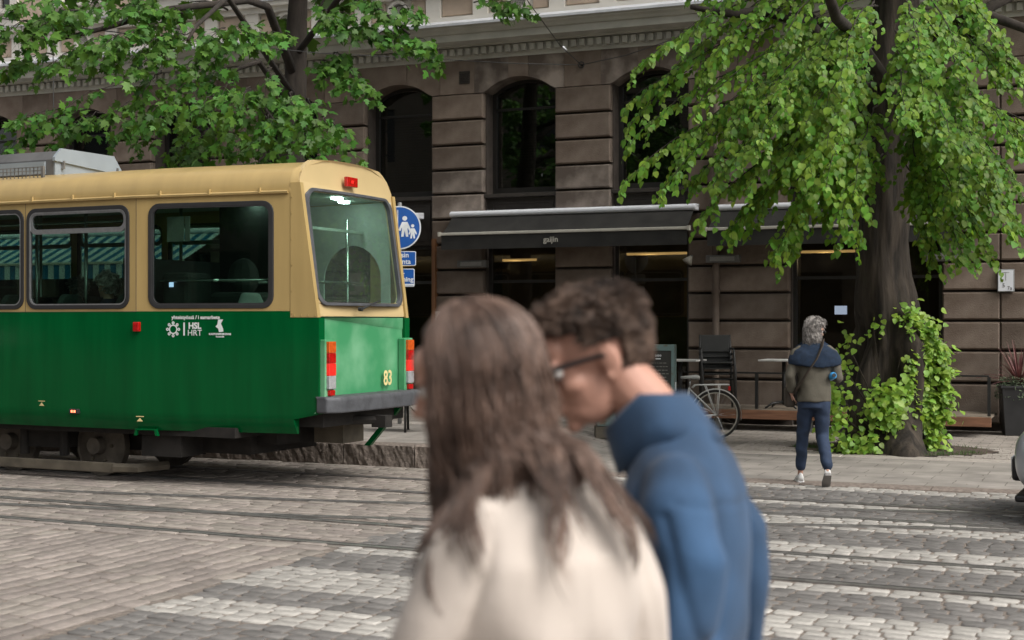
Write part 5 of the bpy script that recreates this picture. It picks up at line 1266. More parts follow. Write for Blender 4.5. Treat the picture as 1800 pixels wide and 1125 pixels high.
# wooden deck with posts ------------------------------------------------
def deck(lab, X0, X1, Y0, Y1, h):
    t = thing('terrace_deck', lab, 'deck', ((X0+X1)/2, Y0, 0)); w = (X1-X0)/2; z0 = zs((X0+X1)/2)
    bx(-w, 0, z0+h-.15, w, .04, z0+h-.012).build('front_board', 'deck_wood', t, bevel=.006)
    n = int((Y1-Y0)/.125); 
    for k in range(n): bx(-w, k*.125+.004, z0+h-.03, w, k*.125+.121, z0+h).build('deck_plank', 'deck_top', t)
    x = -w+.2
    while x < w: 
        bx(x-.04, .10, z0-.02, x+.04, .18, z0+h-.03).build('support', 'galv', t); x += 1.4
    return t, z0+h
dk, dz1 = deck('long low wooden terrace deck behind the bicycle', -8.6, -3.25, 21.15, 22.35, .30)
dk2, dz2 = deck('short low wooden deck between the linden and the black planter', -2.75, -1.62, 21.15, 22.35, .30)
for t, xs in ((dk, (-1.0, .93, 2.2)), (dk2, (.53,))):
    mb = MB()
    for x in xs: MB().box(x-.022, .06, .28, x+.022, .10, .86).build('railing_post', 'chair_black', t)
    x0, x1 = (-1.0, 2.3) if t is dk else (-.4, .53)
    bx(x0, .065, .86, x1, .095, .885).build('top_rail', 'chair_black', t)
# stacked chairs ----------------------------------------------------------
def chair(lab, p, z, rz, grp):
    t = thing('stacking_chair', lab, 'chair', (p.x, p.y, z), rz, grp)
    MB().box(-.22, -.22, .43, .22, .20, .455).build('seat', 'chair_black', t, bevel=.012)
    MB().loft([[(-.21, .20, .60), (.21, .20, .60), (.21, .225, .60), (-.21, .225, .60)], [(-.225, .25, .86), (.225, .25, .86), (.225, .275, .86), (-.225, .275, .86)]]).build('backrest', 'chair_black', t, bevel=.008)
    for s in (-1, 1):
        MB().tube([(s*.235, .17, .0), (s*.235, .19, .44), (s*.225, .26, .86)], .016, 8).build('back_leg', 'chair_black', t, smooth=True)
        MB().tube([(s*.25, -.23, .0), (s*.245, -.21, .60), (s*.24, -.16, .655), (s*.24, .20, .655)], .016, 8).build('front_leg', 'chair_black', t, smooth=True)
cpz = at(1262, 715, 21.7)
for k, w in enumerate(('lowest', 'second lowest', 'second highest', 'topmost')): chair('black metal terrace chair, '+w+' of the stack of four', cpz+Vector((.0, -.03*k, 0)), dz1+.085*k, 20, 'stacked terrace chairs')
def table(lab, p, rz=0):
    t = thing('bistro_table', lab, 'table', (p.x, p.y, dz1), rz, 'terrace tables')
    bx(-.33, -.30, .72, .33, .30, .745).build('table_top', 'table_top', t, bevel=.006)
    MB().cyl((0, 0, .06), (0, 0, .72), .03).build('column', 'chair_black', t, smooth=True)
    for k in range(4):
        a = math.pi/4+k*math.pi/2; MB().tube([(0, 0, .10), (.2*math.cos(a), .2*math.sin(a), .085), (.33*math.cos(a), .33*math.sin(a), .015)], [.025, .02, .014], 8).build('foot', 'chair_black', t, smooth=True)
table('pale topped terrace table beside the menu cabinet', at(1196, 640, 21.6)); table('pale topped terrace table behind the grey-haired woman', at(1378, 640, 21.6))
# planter with cordyline --------------------------------------------------
pp = at(1792, 762, 20.7); pl_ = thing('planter', 'tall black planter with a spiky dark red plant by the right pier', 'planter', (pp.x, pp.y, zs(pp.x)), 10)
MB().loft([[(-s, -s, z), (s, -s, z), (s, s, z), (-s, s, z)] for s, z in ((.22, 0), (.27, .68), (.29, .68), (.29, .72), (.25, .72), (.24, .66))]).build('pot', 'planter_black', pl_, bevel=.008)
plr = random.Random(8)
for k in range(46):
    a = plr.uniform(0, 6.283); el = plr.uniform(.35, 1.45); L_ = plr.uniform(.45, .78); w = plr.uniform(.014, .022); mb = MB(); d = Vector((math.cos(a)*math.cos(el), math.sin(a)*math.cos(el), math.sin(el))); sd = Vector((-math.sin(a), math.cos(a), 0)); pts = []
    for q in range(7):
        f = q/6; p = Vector((0, 0, .72))+d*L_*f+Vector((0, 0, -.35*L_*f*f*math.cos(el))); ww = w*(1-f**2.5)+.001; up = Vector((0, 0, .004)); pts.append([p-sd*ww, p-up, p+sd*ww, p+up])
    mb.loft(pts); mb.build('plant_leaf', 'cordyline', pl_)
gm = MB()
for k in range(700):
    a = plr.uniform(0, 6.283); r_ = .34*math.sqrt(plr.random()); x, y = r_*math.cos(a), r_*math.sin(a); z = .74+plr.uniform(-.10, .10)-(.12 if r_ > .27 else 0); q = Vector((plr.gauss(0, 1), plr.gauss(0, 1), plr.gauss(.4, 1))).normalized()*.05; b = q.orthogonal().normalized()*.008
    p = Vector((x, y, z)); gm.add([p-b, p+b, p+q], [(0, 1, 2)])
tag(gm.build('underplanting', 'heather', pl_, fix=False), kind='stuff')
# covered stuff on the pavement by the tram tail
cp2 = at(712, 752, 18.3); sl_ = thing('sling_seat', 'grey canvas sling seat on black legs behind the tram bumper', 'chair', (cp2.x, cp2.y, zs(cp2.x)), YAW)
for x0, x1, dy in ((-.30, .02, 0), (.02, .34, -.08)):
    mb = MB(); rings = []
    for i in range(13):
        f = i/12; x = x0+(x1-x0)*f; sag = .20*math.sin(math.pi*f); rings.append([(x, dy-.22+.44*j/6, .42-sag*(.5+.5*math.sin(math.pi*(j+.5)/7))+.02*noise.noise(Vector((x*9, j, dy)))+.06*(j/6)) for j in range(7)]+[(x, dy-.22+.44*j/6, .40-sag*(.5+.5*math.sin(math.pi*(j+.5)/7))+.02*noise.noise(Vector((x*9, j, dy)))+.06*(j/6)) for j in range(6, -1, -1)])
    mb.loft(rings); mb.build('canvas', 'canvas_grey', sl_, smooth=True)
for x in (-.30, .02, .34):
    MB().tube([(x, -.24, 0), (x, -.2, .42), (x, .2, .48), (x, .26, 0)], .016, 8).build('leg', 'chair_black', sl_, smooth=True)
# parasol foot block
cp3 = at(1064, 772, 19.0); bs = thing('parasol_base', 'small mottled stone block on a dark slab between the two walkers', 'block', (cp3.x, cp3.y, zs(cp3.x)), YAW)
bx(-.14, -.14, 0, .14, .14, .16).build('slab', 'bogie_guard', bs, bevel=.01); bx(-.13, -.13, .16, .13, .13, .36).build('block', 'teal_paint', bs, bevel=.03)
# overhead wires -----------------------------------------------------------
A = atY(1022, 114, WY-.10)
ring_ = MB(); ring_.tube([A+Vector((0, .10, 0)), A], .02, 8); ring_.tube([A+Vector((.05*math.cos(k*math.pi/6), -.01, .05*math.sin(k*math.pi/6))) for k in range(13)], .010, 6)
o = ring_.build('wall_hook', 'wire', None); tag(o, 'iron wall hook on the frieze where the overhead wires meet', 'hook')
def wirething(lab, pts, r=.007, ins=None):
    P0 = Vector(pts[0]); t = thing('overhead_wire', lab, 'wire', P0); MB().tube([Vector(p)-P0 for p in pts], r, 5).build('cable', 'wire', t)
    if ins is not None: MB().tube([Vector(ins[0])-P0, Vector(ins[1])-P0], .022, 8).build('insulator', 'awning_white', t, smooth=True)
wirething('overhead wire rising steeply left from the wall hook', [A, at(985, 80, 22.5), at(930, 5, 19), at(890, -60, 16)], ins=(at(995, 88, 22.9), at(990, 83, 22.7)))
wirething('overhead wire running left from the wall hook past the maple leaves', [A, at(900, 111, 22.6), at(770, 104, 21.2), at(560, 93, 19.5), at(300, 68, 17.5), at(-100, 20, 15)], ins=(at(776, 105, 21.3), at(764, 103.5, 21.2)))
wirething('overhead wire rising right from the wall hook into the linden', [A, at(1100, 97, 22.4), at(1180, 70, 21.5), at(1400, -20, 19)])
w0 = at(92, -20, 18.2); wirething('thin dark wire hanging straight down at the far left', [w0, at(93, 50, 18.2), at(94, 190, 18.2)], ins=(at(93, 85, 18.2), at(93, 94, 18.2)))
# car ------------------------------------------------------------------
def car(lab, loc, rz, paint, grp=None):
    t = thing('car', lab, 'car', loc, rz, grp)            # nose towards -x
    secs = [(-2.12, .52, .50, .62), (-2.08, .66, .30, .72), (-1.95, .80, .24, .80), (-1.6, .87, .20, .88), (-1.0, .90, .20, .97), (-.75, .90, .20, 1.0), (0, .91, .20, 1.02), (1.0, .91, .20, 1.04), (1.7, .88, .22, 1.06), (2.0, .82, .28, 1.02), (2.12, .70, .42, .9)]
    mb = MB(); rings = []
    for x, w, z0, z1 in secs: rings.append([(x, -w*.92, z0), (x, -w, z0+(z1-z0)*.3), (x, -w*.99, z0+(z1-z0)*.7), (x, -w*.93, z1-.04), (x, -w*.80, z1), (x, 0, z1+.03), (x, w*.80, z1), (x, w*.93, z1-.04), (x, w*.99, z0+(z1-z0)*.7), (x, w, z0+(z1-z0)*.3), (x, w*.92, z0), (x, 0, z0-.02)])
    mb.loft(rings); b = mb.build('body', paint, t, smooth=True, bevel=0); b.modifiers.new('s', 'SUBSURF').levels = 1; b.modifiers['s'].render_levels = 2
    mb = MB(); mb.loft([[(x, -w, z), (x, -w*.7, z+.01), (x, w*.7, z+.01), (x, w, z)] for x, w, z in ()]) if False else None
    cab_ = MB(); rings = []
    for x, w0_, z in ((-1.15, .80, .98), (-.35, .66, 1.42), (.2, .64, 1.49), (1.1, .63, 1.46), (1.85, .70, 1.05)): rings.append([(x, -.84 if z < 1.1 else -.80, .95), (x, -w0_-.04, max(.96, z-.10)), (x, -w0_*.8, z), (x, w0_*.8, z), (x, w0_+.04, max(.96, z-.10)), (x, .84 if z < 1.1 else .80, .95)])
    cab_.loft(rings); cab_.build('cabin_glass', 'car_glass', t, auto=30)
    rf = MB(); rf.loft([[(x, -w, z), (x, 0, z+.03), (x, w, z), (x, 0, z-.03)] for x, w, z in ((-.40, .60, 1.415), (.2, .60, 1.50), (1.1, .59, 1.475), (1.45, .6, 1.32))]); rf.build('roof', paint, t, smooth=True)
    for s in (-1, 1):
        for x0, x1, z0, z1 in ((-1.2, -.40, .98, 1.42), (.25, .30, .98, 1.47), (1.2, 1.9, 1.44, 1.02)): MB().tube([(x0, s*.80, z0), (x1, s*.66, z1)], .035, 6).build('pillar', paint, t)
        MB().box(-.85, s*.98-.09, .98, -.70, s*.98+.09, 1.10).build('mirror', paint, t, bevel=.03)
        h = MB().loft([[(-2.03, s*.52, .62), (-2.06, s*.50, .68), (-2.0, s*.50, .72), (-1.97, s*.52, .66)], [(-1.78, s*.83, .66), (-1.80, s*.84, .71), (-1.72, s*.80, .77), (-1.68, s*.82, .70)]]).build('headlight', 'lamp_clear', t, bevel=.01)
        MB().tube([(-2.055, s*.52, .655), (-1.95, s*.70, .672), (-1.80, s*.835, .69)], .012, 6).build('daytime_light', 'drl', h)
        for x in (-1.35, 1.35):
            w = bpy.data.objects.new('wheel', None); COL.objects.link(w); w.parent = t; w.location = (x, s*.80, .32)
            MB().tube([(0, -.10, 0), (0, -.08, 0), (0, .08, 0), (0, .10, 0)], [.29, .32, .32, .29], 28).build('tyre', 'bike_tyre', w, auto=40)
            mb = MB(); mb.tube([(0, s*.095, 0), (0, s*.108, 0)], [.21, .19], 24)
            mb.build('rim', 'alu', w, auto=40)
    MB().box(-2.15, -.38, .32, -2.04, .38, .52).build('grille', 'black_plastic', t, bevel=.03)
    MB().box(-2.10, -.60, .17, -1.75, .60, .23).build('front_lip', 'black_plastic', t, bevel=.02)
    MB().box(-2.165, -.26, .40, -2.15, .26, .51).build('number_plate', 'sign_white', t)
    return t
cn = at(1786, 888, 11.4)
car('silver car nosing into the picture at the right edge', (cn.x+2.10, cn.y+.74, 0), 176, 'car_silver').rotation_euler[2] = R(-3)
car('white car parked across the street, mirrored in the side of the tram', (-22.5, .9, 0), -3, 'car_white')
# ================================================================ PEOPLE (local frame: facing +y, right hand at +x, z up)
hr = random.Random(77)
def head_prims(mb, M, female=False):
    r3 = M.to_3x3()
    def e(c, r, n=14, m=10, rot=None): mb.ell(M @ Vector(c), r, r3 if rot is None else r3 @ rot, n, m)
    e((0, -.012, .030), (.074, .094, .085), 20, 14); e((0, .028, -.028), (.058, .062, .085), 18, 12); e((0, .042, -.072), (.046 if not female else .041, .048, .036)); e((0, .078, -.098), (.020, .016, .016))
    e((0, .070, .045), (.050, .026, .035))
    for s in (-1, 1):
        e((s*.028, .082, .020), (.026, .012, .008)); e((s*.042, .058, -.022), (.022, .026, .020)); e((s*.012, .097, -.034), (.010, .011, .008))
        rot = Matrix.Rotation(R(-12), 3, 'X') @ Matrix.Rotation(R(s*22), 3, 'Z')
        e((s*.079, -.012, -.004), (.008, .019, .032), rot=rot); e((s*.083, -.022, .004), (.007, .010, .026), rot=rot); e((s*.078, -.004, -.030), (.008, .010, .012), rot=rot)
    mb.tube([M @ Vector(p) for p in ((0, .086, .018), (0, .100, -.008), (0, .113, -.028), (0, .100, -.036))], [.009, .011, .013, .008], 8)
    e((0, .090, -.058), (.022, .010, .006)); e((0, .087, -.070), (.020, .011, .007))
def sausage(mb, pts, rad, n=12):
    mb.tube(pts, rad, n)
    for p, r in zip(pts, rad): mb.ell(p, (r, r, r), None, n, 8)
def hand_prims(mb, w, d, nrm, side, curl=.5, s=1.0):
    """w wrist, d pointing along the hand, nrm out of the back of the hand"""
    w = Vector(w); d = Vector(d).normalized(); nrm = Vector(nrm); nrm = (nrm-d*nrm.dot(d)).normalized(); a = d.cross(nrm)*side
    rot = Matrix((a, d, nrm)).transposed()
    mb.ell(w+d*.045*s, (.040*s, .055*s, .016*s), rot, 12, 8)
    for k, (off, L_) in enumerate(((-.030, .070), (-.010, .080), (.010, .076), (.029, .060))):
        p = w+d*.085*s+a*off*s; ang = curl*.5; pts = [w+d*.05*s+a*off*.8*s, p]; v = d
        for q in range(3):
            v = (d*math.cos(ang)-nrm*math.sin(ang)); p = p+v*L_*s*(.45, .32, .25)[q]; pts.append(p); ang += curl*(1.0, .7, .5)[q]
        sausage(mb, pts, [.010*s, .0095*s, .0088*s, .008*s, .007*s], 8)
    p = w+d*.02*s-a*.030*s; q = p+(d*.6-a*.7-nrm*.3).normalized()*.045*s; sausage(mb, [w+d*.015*s-a*.015*s, p, q, q+(d*.9-nrm*.4).normalized()*.032*s], [.013*s, .012*s, .0105*s, .008*s], 8)
def ringz(z, cx, cy, rx, ry, n=28, p=2.3):
    out = []
    for k in range(n):
        a = 2*math.pi*k/n; c, s = math.cos(a), math.sin(a); out.append((cx+rx*abs(c)**(2/p)*(1 if c > 0 else -1), cy+ry*abs(s)**(2/p)*(1 if s > 0 else -1), z))
    return out
def folds(seed, amp, kz=10., ka=26.):
    def f(co):
        x, y, z = co[:, 0], co[:, 1], co[:, 2]
        a = np.sin(ka*x+3*np.sin(kz*z+seed)+seed)*np.cos(ka*.7*y+2*np.sin(kz*.6*z+1.3*seed)); b = np.sin(kz*2.6*z+4*np.sin(9*x+seed)+5*y)
        c = np.sin(55*x+30*z+seed*2+2*np.sin(40*y))*.4
        return amp*(a+.5*b*np.sin(7*x+4*z+seed)+.3*c)
    return f
def eyes(parent, M):
    for s in (-1, 1):
        e = MB().ell(M @ Vector((s*.030, .078, .004)), (.012, .012, .012), None, 12, 8).build('eye', 'eye_white', parent, smooth=True)
        MB().ell(M @ Vector((s*.030, .0865, .004)), (.0055, .004, .0055), None, 10, 6).build('iris', 'hair_dark', e, smooth=True)
def shoe(mb, sole, p, yaw, pitch, L_=.26):
    M = Matrix.Translation(p) @ Matrix.Rotation(yaw, 4, 'Z') @ Matrix.Rotation(pitch, 4, 'X'); rings = []; rs2 = []
    for y, w, h in ((-.075, .022, .075), (-.065, .034, .085), (-.02, .036, .085), (.04, .038, .065), (.10, .043, .048), (.15, .040, .036), (.18, .026, .025), (.192, .008, .015)):
        rings.append([M @ Vector((w*math.cos(k*math.pi/6), y, .022+max(0, h*math.sin(k*math.pi/6)) if math.sin(k*math.pi/6) > 0 else .022)) for k in range(12)])
        rs2.append([M @ Vector((sx*(w+.004), y, z)) for sx, z in ((-1, 0), (1, 0), (1, .026), (-1, .026))])
    mb.loft(rings); sole.loft(rs2)
def strand(mb, pts, r, n=3, flat=1.0):
    m = len(pts); mb.tube(pts, [r*(.65+.35*math.sin(math.pi*min(1, .25+k/m)))*(1 if k < m-2 else (.6 if k == m-2 else .12)) for k in range(m)], n, caps=False, flat=flat)
def scalp(d, k=1.0): return Vector((d.x*.080*k, d.y*.101*k-.012, d.z*.093*k+.030))
def udir():
    z = hr.uniform(-1, 1); a = hr.uniform(0, 2*math.pi); r = math.sqrt(1-z*z); return Vector((r*math.cos(a), r*math.sin(a), z))
def short_hair(parent, M, mat, N, Ltop, Lside, rad, curl, mask=None, name='hair', nape=-.62, back=0.0):
    cap = MB(); mb = MB(); kept = 0; seed_ = hr.uniform(0, 9); s3 = M.to_scale()[0]
    def ok(d):
        if d.z < nape: return False
        if d.y > .30 and d.z < .50*min(1, (d.y-.3)/.3+.35): return False
        if d.y > -.05 and d.z < .08 and not (abs(d.x) > .9 and d.y < .12 and d.z > -.25): return False
        if abs(d.x) > .80 and -.50 < d.z < .10 and abs(d.y) < .30: return False
        return True
    for d in (udir() for _ in range(N*3)):
        if not ok(d): continue
        kept += 1
        if kept > N: break
        f = max(0, min(1, (d.z+.1)/.8)); L_ = (Lside+(Ltop-Lside)*f)*hr.uniform(.7, 1.2); nrm = Vector((d.x/.08, d.y/.101, d.z/.093)).normalized()
        nz_ = noise.noise_vector(d*2.4+Vector((seed_, 0, 0))); flow = Vector((nz_.x*2.2+hr.gauss(0, .15), .45-back*2+nz_.y*2.2+hr.gauss(0, .15), -.6+nz_.z*1.4)); flow = (flow-nrm*flow.dot(nrm)).normalized(); sw = nrm.cross(flow); ph = nz_.z*7+hr.uniform(-.4, .4); L_ *= 1+.5*nz_.x; pts = []
        for q in range(7):
            t = q/6; pts.append(M @ (scalp(d, .97)+nrm*(L_*.75*math.sin(t*2.0))+flow*L_*t*.8+sw*curl*math.sin(ph+t*5)*L_*.35))
        strand(mb, pts, rad*s3*hr.uniform(.7, 1.3))
    n, m = 24, 16; rr = 1.10
    c = MB(); vs = []; 
    for i in range(m+1):
        th = math.pi*i/m
        for k in range(n):
            ph = 2*math.pi*k/n; d = Vector((math.sin(th)*math.cos(ph), math.sin(th)*math.sin(ph), math.cos(th))); f = max(0, min(1, (d.z+.1)/.8)); vs.append(M @ scalp(d, (1.0+.18*(Lside+(Ltop-Lside)*f)/.05) if ok(d) else .90))
    fs = [(i*n+k, (i+1)*n+k, (i+1)*n+(k+1) % n, i*n+(k+1) % n) for i in range(m) for k in range(n)]
    c.add(vs, fs); h = c.build(name, mat, parent, smooth=True); mb.build('hair_strands', mat, h, smooth=True, fix=False); return h
def place(cx, depth, phi):      # lateral and depth as seen from the camera spot, heading phi to the left of the view
    return (cx*CY-depth*SY, cx*SY+depth*CY, 0), YAW+phi
# ---------------------------------------------------------------- man in the blue shirt
def inner_limbs(mb, sh, legs):
    """arms and legs inside the clothes, so the body is one figure"""
    for chain in sh: sausage(mb, chain, [.032]+[.034]*(len(chain)-1))
    for chain in legs: sausage(mb, chain, [.075, .052, .036][:len(chain)])
loc, rz = place(.322, 2.76, 74)
man = thing('person', 'person with short dark curly hair, sunglasses and blue shirt looking down', 'person', loc, rz)
Mh = Matrix.Translation((-.02, .158, 1.574)) @ Matrix.Rotation(R(22), 4, 'Z') @ Matrix.Rotation(R(-20), 4, 'X') @ Matrix.Scale(1.06, 4)
mb = MB(); head_prims(mb, Mh)
sausage(mb, [(0, -.02, 1.34), (-.002, .008, 1.42), (-.008, .062, 1.49), (-.016, .110, 1.545)], [.075, .060, .056, .055], 14)
mb.loft([ringz(.88, 0, 0, .12, .09), ringz(1.05, 0, 0, .14, .10), ringz(1.28, 0, 0, .155, .10), ringz(1.38, 0, -.01, .11, .07)])
for s in (-1, 1):
    y = .12 if s < 0 else -.15; el = (s*.225, -.05 if s < 0 else -.095, 1.12); wr_ = (s*.235, .10 if s < 0 else -.06, .86)
    inner_limbs(mb, [[(s*.15, -.02, 1.36), el, wr_]], [[(s*.075, 0, .90), (s*.095, y*.5+.04, .52), (s*.10, y, .07)]]); hand_prims(mb, wr_, (0, .25, -1), (s, 0, 0), -s, .6)
blob(mb, 'body', .0055, 'skin_flush', man, 4); eyes(man, Mh)
mb = MB()
mb.loft([ringz(.80, 0, .0, .175, .130), ringz(.95, 0, .0, .170, .126), ringz(1.10, 0, -.005, .168, .124), ringz(1.23, 0, -.010, .185, .126), ringz(1.33, 0, -.016, .188, .112), ringz(1.385, 0, -.012, .150, .094), ringz(1.43, 0, .000, .092, .080), ringz(1.460, 0, .010, .075, .074)])
for s in (-1, 1):
    el = (s*.225, -.05 if s < 0 else -.095, 1.12); sausage(mb, [(s*.145, -.018, 1.345), (s*.185, -.026, 1.305), (s*.215, -.06 if s < 0 else -.085, 1.22), el], [.064, .070, .064, .058], 16); sausage(mb, [el, (s*.235, .03 if s < 0 else -.09, .97), (s*.235, .07 if s < 0 else -.07, .92)], [.058, .053, .049], 16)
def man_folds(co):
    d = folds(1.7, .0030)(co); x, y, z = co[:, 0], co[:, 1], co[:, 2]
    seam = np.abs(np.abs(x)-.150+.35*(z-1.36)); yoke = np.abs(z-1.335-.2*y)
    return d-.007*np.exp(-((y+.045+.30*(1.30-z)-.10*np.abs(x))/.012)**2)*(z < 1.31)*(z > .95)-.006*np.exp(-((y-.03-.22*(1.28-z))/.011)**2)*(z < 1.29)*(z > .95)-.003*np.exp(-(seam/.006)**2)*(z > 1.22)-.003*np.exp(-(yoke/.006)**2)*(y < -.03)+.007*np.sin(34*y+9*z+22*x+2*np.sin(9*x+7*z))*np.clip((1.36-z)*4, 0, 1)
blob(mb, 'shirt', .008, 'shirt_blue', man, 14, man_folds)
mb = MB(); rings = []
for k in range(33):
    a = 2*math.pi*k/32+math.pi/2; c, s = math.cos(a), math.sin(a); fr = max(0, s)
    def P(r, z): z -= .028; return (r*c*.98, r*s+.022+(z-1.44)*.55, z-.075*fr)
    rings.append([P(.086, 1.442), P(.080, 1.490), P(.076, 1.535), P(.080, 1.541), P(.086, 1.533), P(.096, 1.485), P(.104, 1.452)])
mb.loft(rings, cap=False, closed=False); o = mb.build('collar', 'shirt_blue', man, smooth=True); sd = o.modifiers.new('t', 'SOLIDIFY'); sd.thickness = .003
mb = MB()
for s in (-1, 1):
    y = .12 if s < 0 else -.15; sausage(mb, [(s*.085, 0, .92), (s*.095, y*.5+.04, .52), (s*.10, y, .10)], [.105, .075, .06], 16)
mb.loft([ringz(.78, 0, 0, .16, .12), ringz(.90, 0, 0, .16, .12), ringz(1.0, 0, 0, .15, .11)]); blob(mb, 'trousers', .012, 'trouser_navy', man, 5, folds(4.0, .004))
for y, s in ((.12, -1), (-.15, 1)):
    a, b = MB(), MB(); shoe(a, b, (s*.10, y, 0), 0, 0); sh_ = a.build('shoe', 'shoe_white', man, smooth=True); b.build('sole', 'sole_grey', sh_)
short_hair(man, Mh, 'hair_dark', 7000, .034, .012, .0014, .35, back=.25)
g = bpy.data.objects.new('sunglasses', None); COL.objects.link(g); g.parent = man
for s in (-1, 1):
    MB().loft([[Mh @ Vector((s*x, y, z)) for x, z in ((.008, .026), (.062, .030), (.066, .0), (.054, -.027), (.020, -.027), (.008, -.006))] for y in (.104, .110)]).build('lens', 'lens_dark', g, bevel=.001)
    MB().tube([Mh @ Vector(p) for p in ((s*.060, .104, .018), (s*.072, .092, .017), (s*.082, .0, .012), (s*.082, -.02, .0))], [.006, .006, .0045, .0035], 6).build('temple', 'black_plastic', g)
MB().tube([Mh @ Vector((-.012, .108, .014)), Mh @ Vector((.012, .108, .014))], .0035, 6).build('bridge', 'black_plastic', g)
# ---------------------------------------------------------------- woman in the cream coat
loc, rz = place(.030, 2.28, 36)
wom = thing('person', 'person with long brown hair and cream coat walking nearest the camera', 'person', loc, rz)
HC = Vector((-.045, .093, 1.553)); HY = R(38)
Mh = Matrix.Translation(HC) @ Matrix.Rotation(HY, 4, 'Z') @ Matrix.Rotation(R(-16), 4, 'X') @ Matrix.Scale(.98, 4)
mb = MB(); head_prims(mb, Mh, True)
sausage(mb, [(0, -.02, 1.35), (-.005, .0, 1.42), (-.02, .035, 1.48), (-.035, .06, 1.53)], [.07, .054, .050, .050], 14); mb.loft([ringz(.85, 0, 0, .11, .08), ringz(1.05, 0, 0, .12, .09), ringz(1.26, 0, 0, .14, .09), ringz(1.37, 0, -.01, .10, .065)])
lw, rw2 = (-.20, .14, .90), (.11, .16, .98)
for w, el, d, s in ((lw, (-.182, .03, 1.10), (-.1, .5, -1), -1), (rw2, (.170, -.04, 1.13), (-.4, .6, -.5), 1)):
    inner_limbs(mb, [[(s*.12, -.02, 1.33), el, w]], [[(s*.07, 0, .88), (s*.085, -s*.10, .50), (s*.09, -s*.15, .07)]]); hand_prims(mb, w, d, (s, 0, .2), -s, .7, .92)
blob(mb, 'body', .0055, 'skin', wom, 4); eyes(wom, Mh)
mb = MB()
mb.loft([ringz(.74, 0, .0, .195, .155), ringz(.90, 0, .0, .185, .148), ringz(1.05, 0, -.005, .165, .134), ringz(1.18, 0, -.018, .162, .130), ringz(1.28, 0, -.026, .160, .116), ringz(1.34, 0, -.016, .136, .096), ringz(1.39, 0, .002, .100, .080), ringz(1.43, -.008, .018, .072, .066), ringz(1.455, -.012, .028, .060, .056)])
sausage(mb, [(-.120, -.02, 1.335), (-.150, -.02, 1.295), (-.172, -.0, 1.20), (-.182, .03, 1.10)], [.052, .060, .060, .060], 16); sausage(mb, [(-.182, .03, 1.10), (-.195, .08, 1.0), (-.20, .12, .94)], [.060, .058, .056], 16)
sausage(mb, [(.120, -.02, 1.335), (.148, -.025, 1.295), (.170, -.040, 1.20), (.172, -.042, 1.12)], [.052, .060, .060, .062], 16); sausage(mb, [(.172, -.042, 1.12), (.15, .06, 1.04), (.125, .12, 1.0)], [.062, .057, .053], 16)
def coat_folds(co):
    d = folds(.6, .0050, 8., 20.)(co); x, y, z = co[:, 0], co[:, 1], co[:, 2]
    seam = np.abs(np.abs(x)-.132+.25*(z-1.33))
    d = d-.004*np.exp(-(x/.005)**2)*(y < 0)*(z < 1.38)
    return d-.006*np.exp(-(seam/.009)**2)*(z > 1.12)*(z < 1.36)+.006*np.sin(46*x+10*z+1.5*np.sin(11*z))*np.clip((1.27-z)*5, 0, 1)+.008*np.sin(24*z+18*np.abs(x)+1.2)*np.exp(-((np.abs(x)-.17)/.05)**2)
blob(mb, 'coat', .008, 'coat_cream', wom, 7, coat_folds)
mb = MB(); rings = []
for k in range(33):
    a = 2*math.pi*k/32; c, s = math.cos(a), math.sin(a); rings.append([(r*c-.010, r*s+.022+(z-1.42)*.4, z-.02*max(0, s)) for r, z in ((.068, 1.40), (.062, 1.448), (.064, 1.455), (.070, 1.446), (.086, 1.400))])
mb.loft(rings, cap=False, closed=False); o = mb.build('coat_collar', 'coat_cream', wom, smooth=True); sd = o.modifiers.new('t', 'SOLIDIFY'); sd.thickness = .005
mb = MB()
for s in (-1, 1): sausage(mb, [(s*.08, 0, .88), (s*.085, -s*.10, .50), (s*.09, -s*.15, .10)], [.10, .07, .055], 16)
blob(mb, 'trousers', .012, 'trouser_navy', wom, 5, folds(2.2, .004))
for y, s in ((.15, -1), (-.15, 1)):
    a, b = MB(), MB(); shoe(a, b, (s*.09, y, 0), 0, 0); sh_ = a.build('shoe', 'shoe_white', wom, smooth=True); b.build('sole', 'sole_grey', sh_)
# long hair: a scalp shell and many locks falling over the shoulders
n, m = 28, 18; c = MB(); vs = []
def face_ok(d): return not (d.y > .35 and d.z < .55) and not (d.y > .62 and d.z < .78)
for i in range(m+1):
    th = math.pi*i/m
    for k in range(n):
        ph = 2*math.pi*k/n; d = Vector((math.sin(th)*math.cos(ph), math.sin(th)*math.sin(ph), math.cos(th))); vs.append(Mh @ scalp(d, 1.09 if face_ok(d) else .88))
c.add(vs, [(i*n+k, (i+1)*n+k, (i+1)*n+(k+1) % n, i*n+(k+1) % n) for i in range(m) for k in range(n)])
Rz = Matrix.Rotation(HY, 3, 'Z')
sec = [(.0, .080, .085, -.025), (-.06, .084, .082, -.030), (-.12, .082, .070, -.045), (-.17, .080, .066, -.055), (-.21, .066, .050, -.062), (-.235, .045, .030, -.066)]
c.loft([[tuple(HC+Rz @ Vector((rx*math.cos(2*math.pi*k/20), oy+ry*math.sin(2*math.pi*k/20), z))) for k in range(20)] for z, rx, ry, oy in sec])
c.tube([HC+Rz @ Vector((0, -.045, -.03)), HC+Rz @ Vector((0, -.055, -.10)), (-.012, .0, 1.435), (-.012, -.02, 1.41)], [.062, .060, .050, .028], 16)
hair = c.build('hair', 'hair_brown', wom, smooth=True)
def inside(p):
    f = max(0, min(1, (1.45-p.z)/.13)); sx = .072+.120*f; sy = .072+.062*f
    return p.z < 1.46 and math.hypot(p.x/sx, (p.y+.02)/sy) < 1
mb = MB(); made = 0
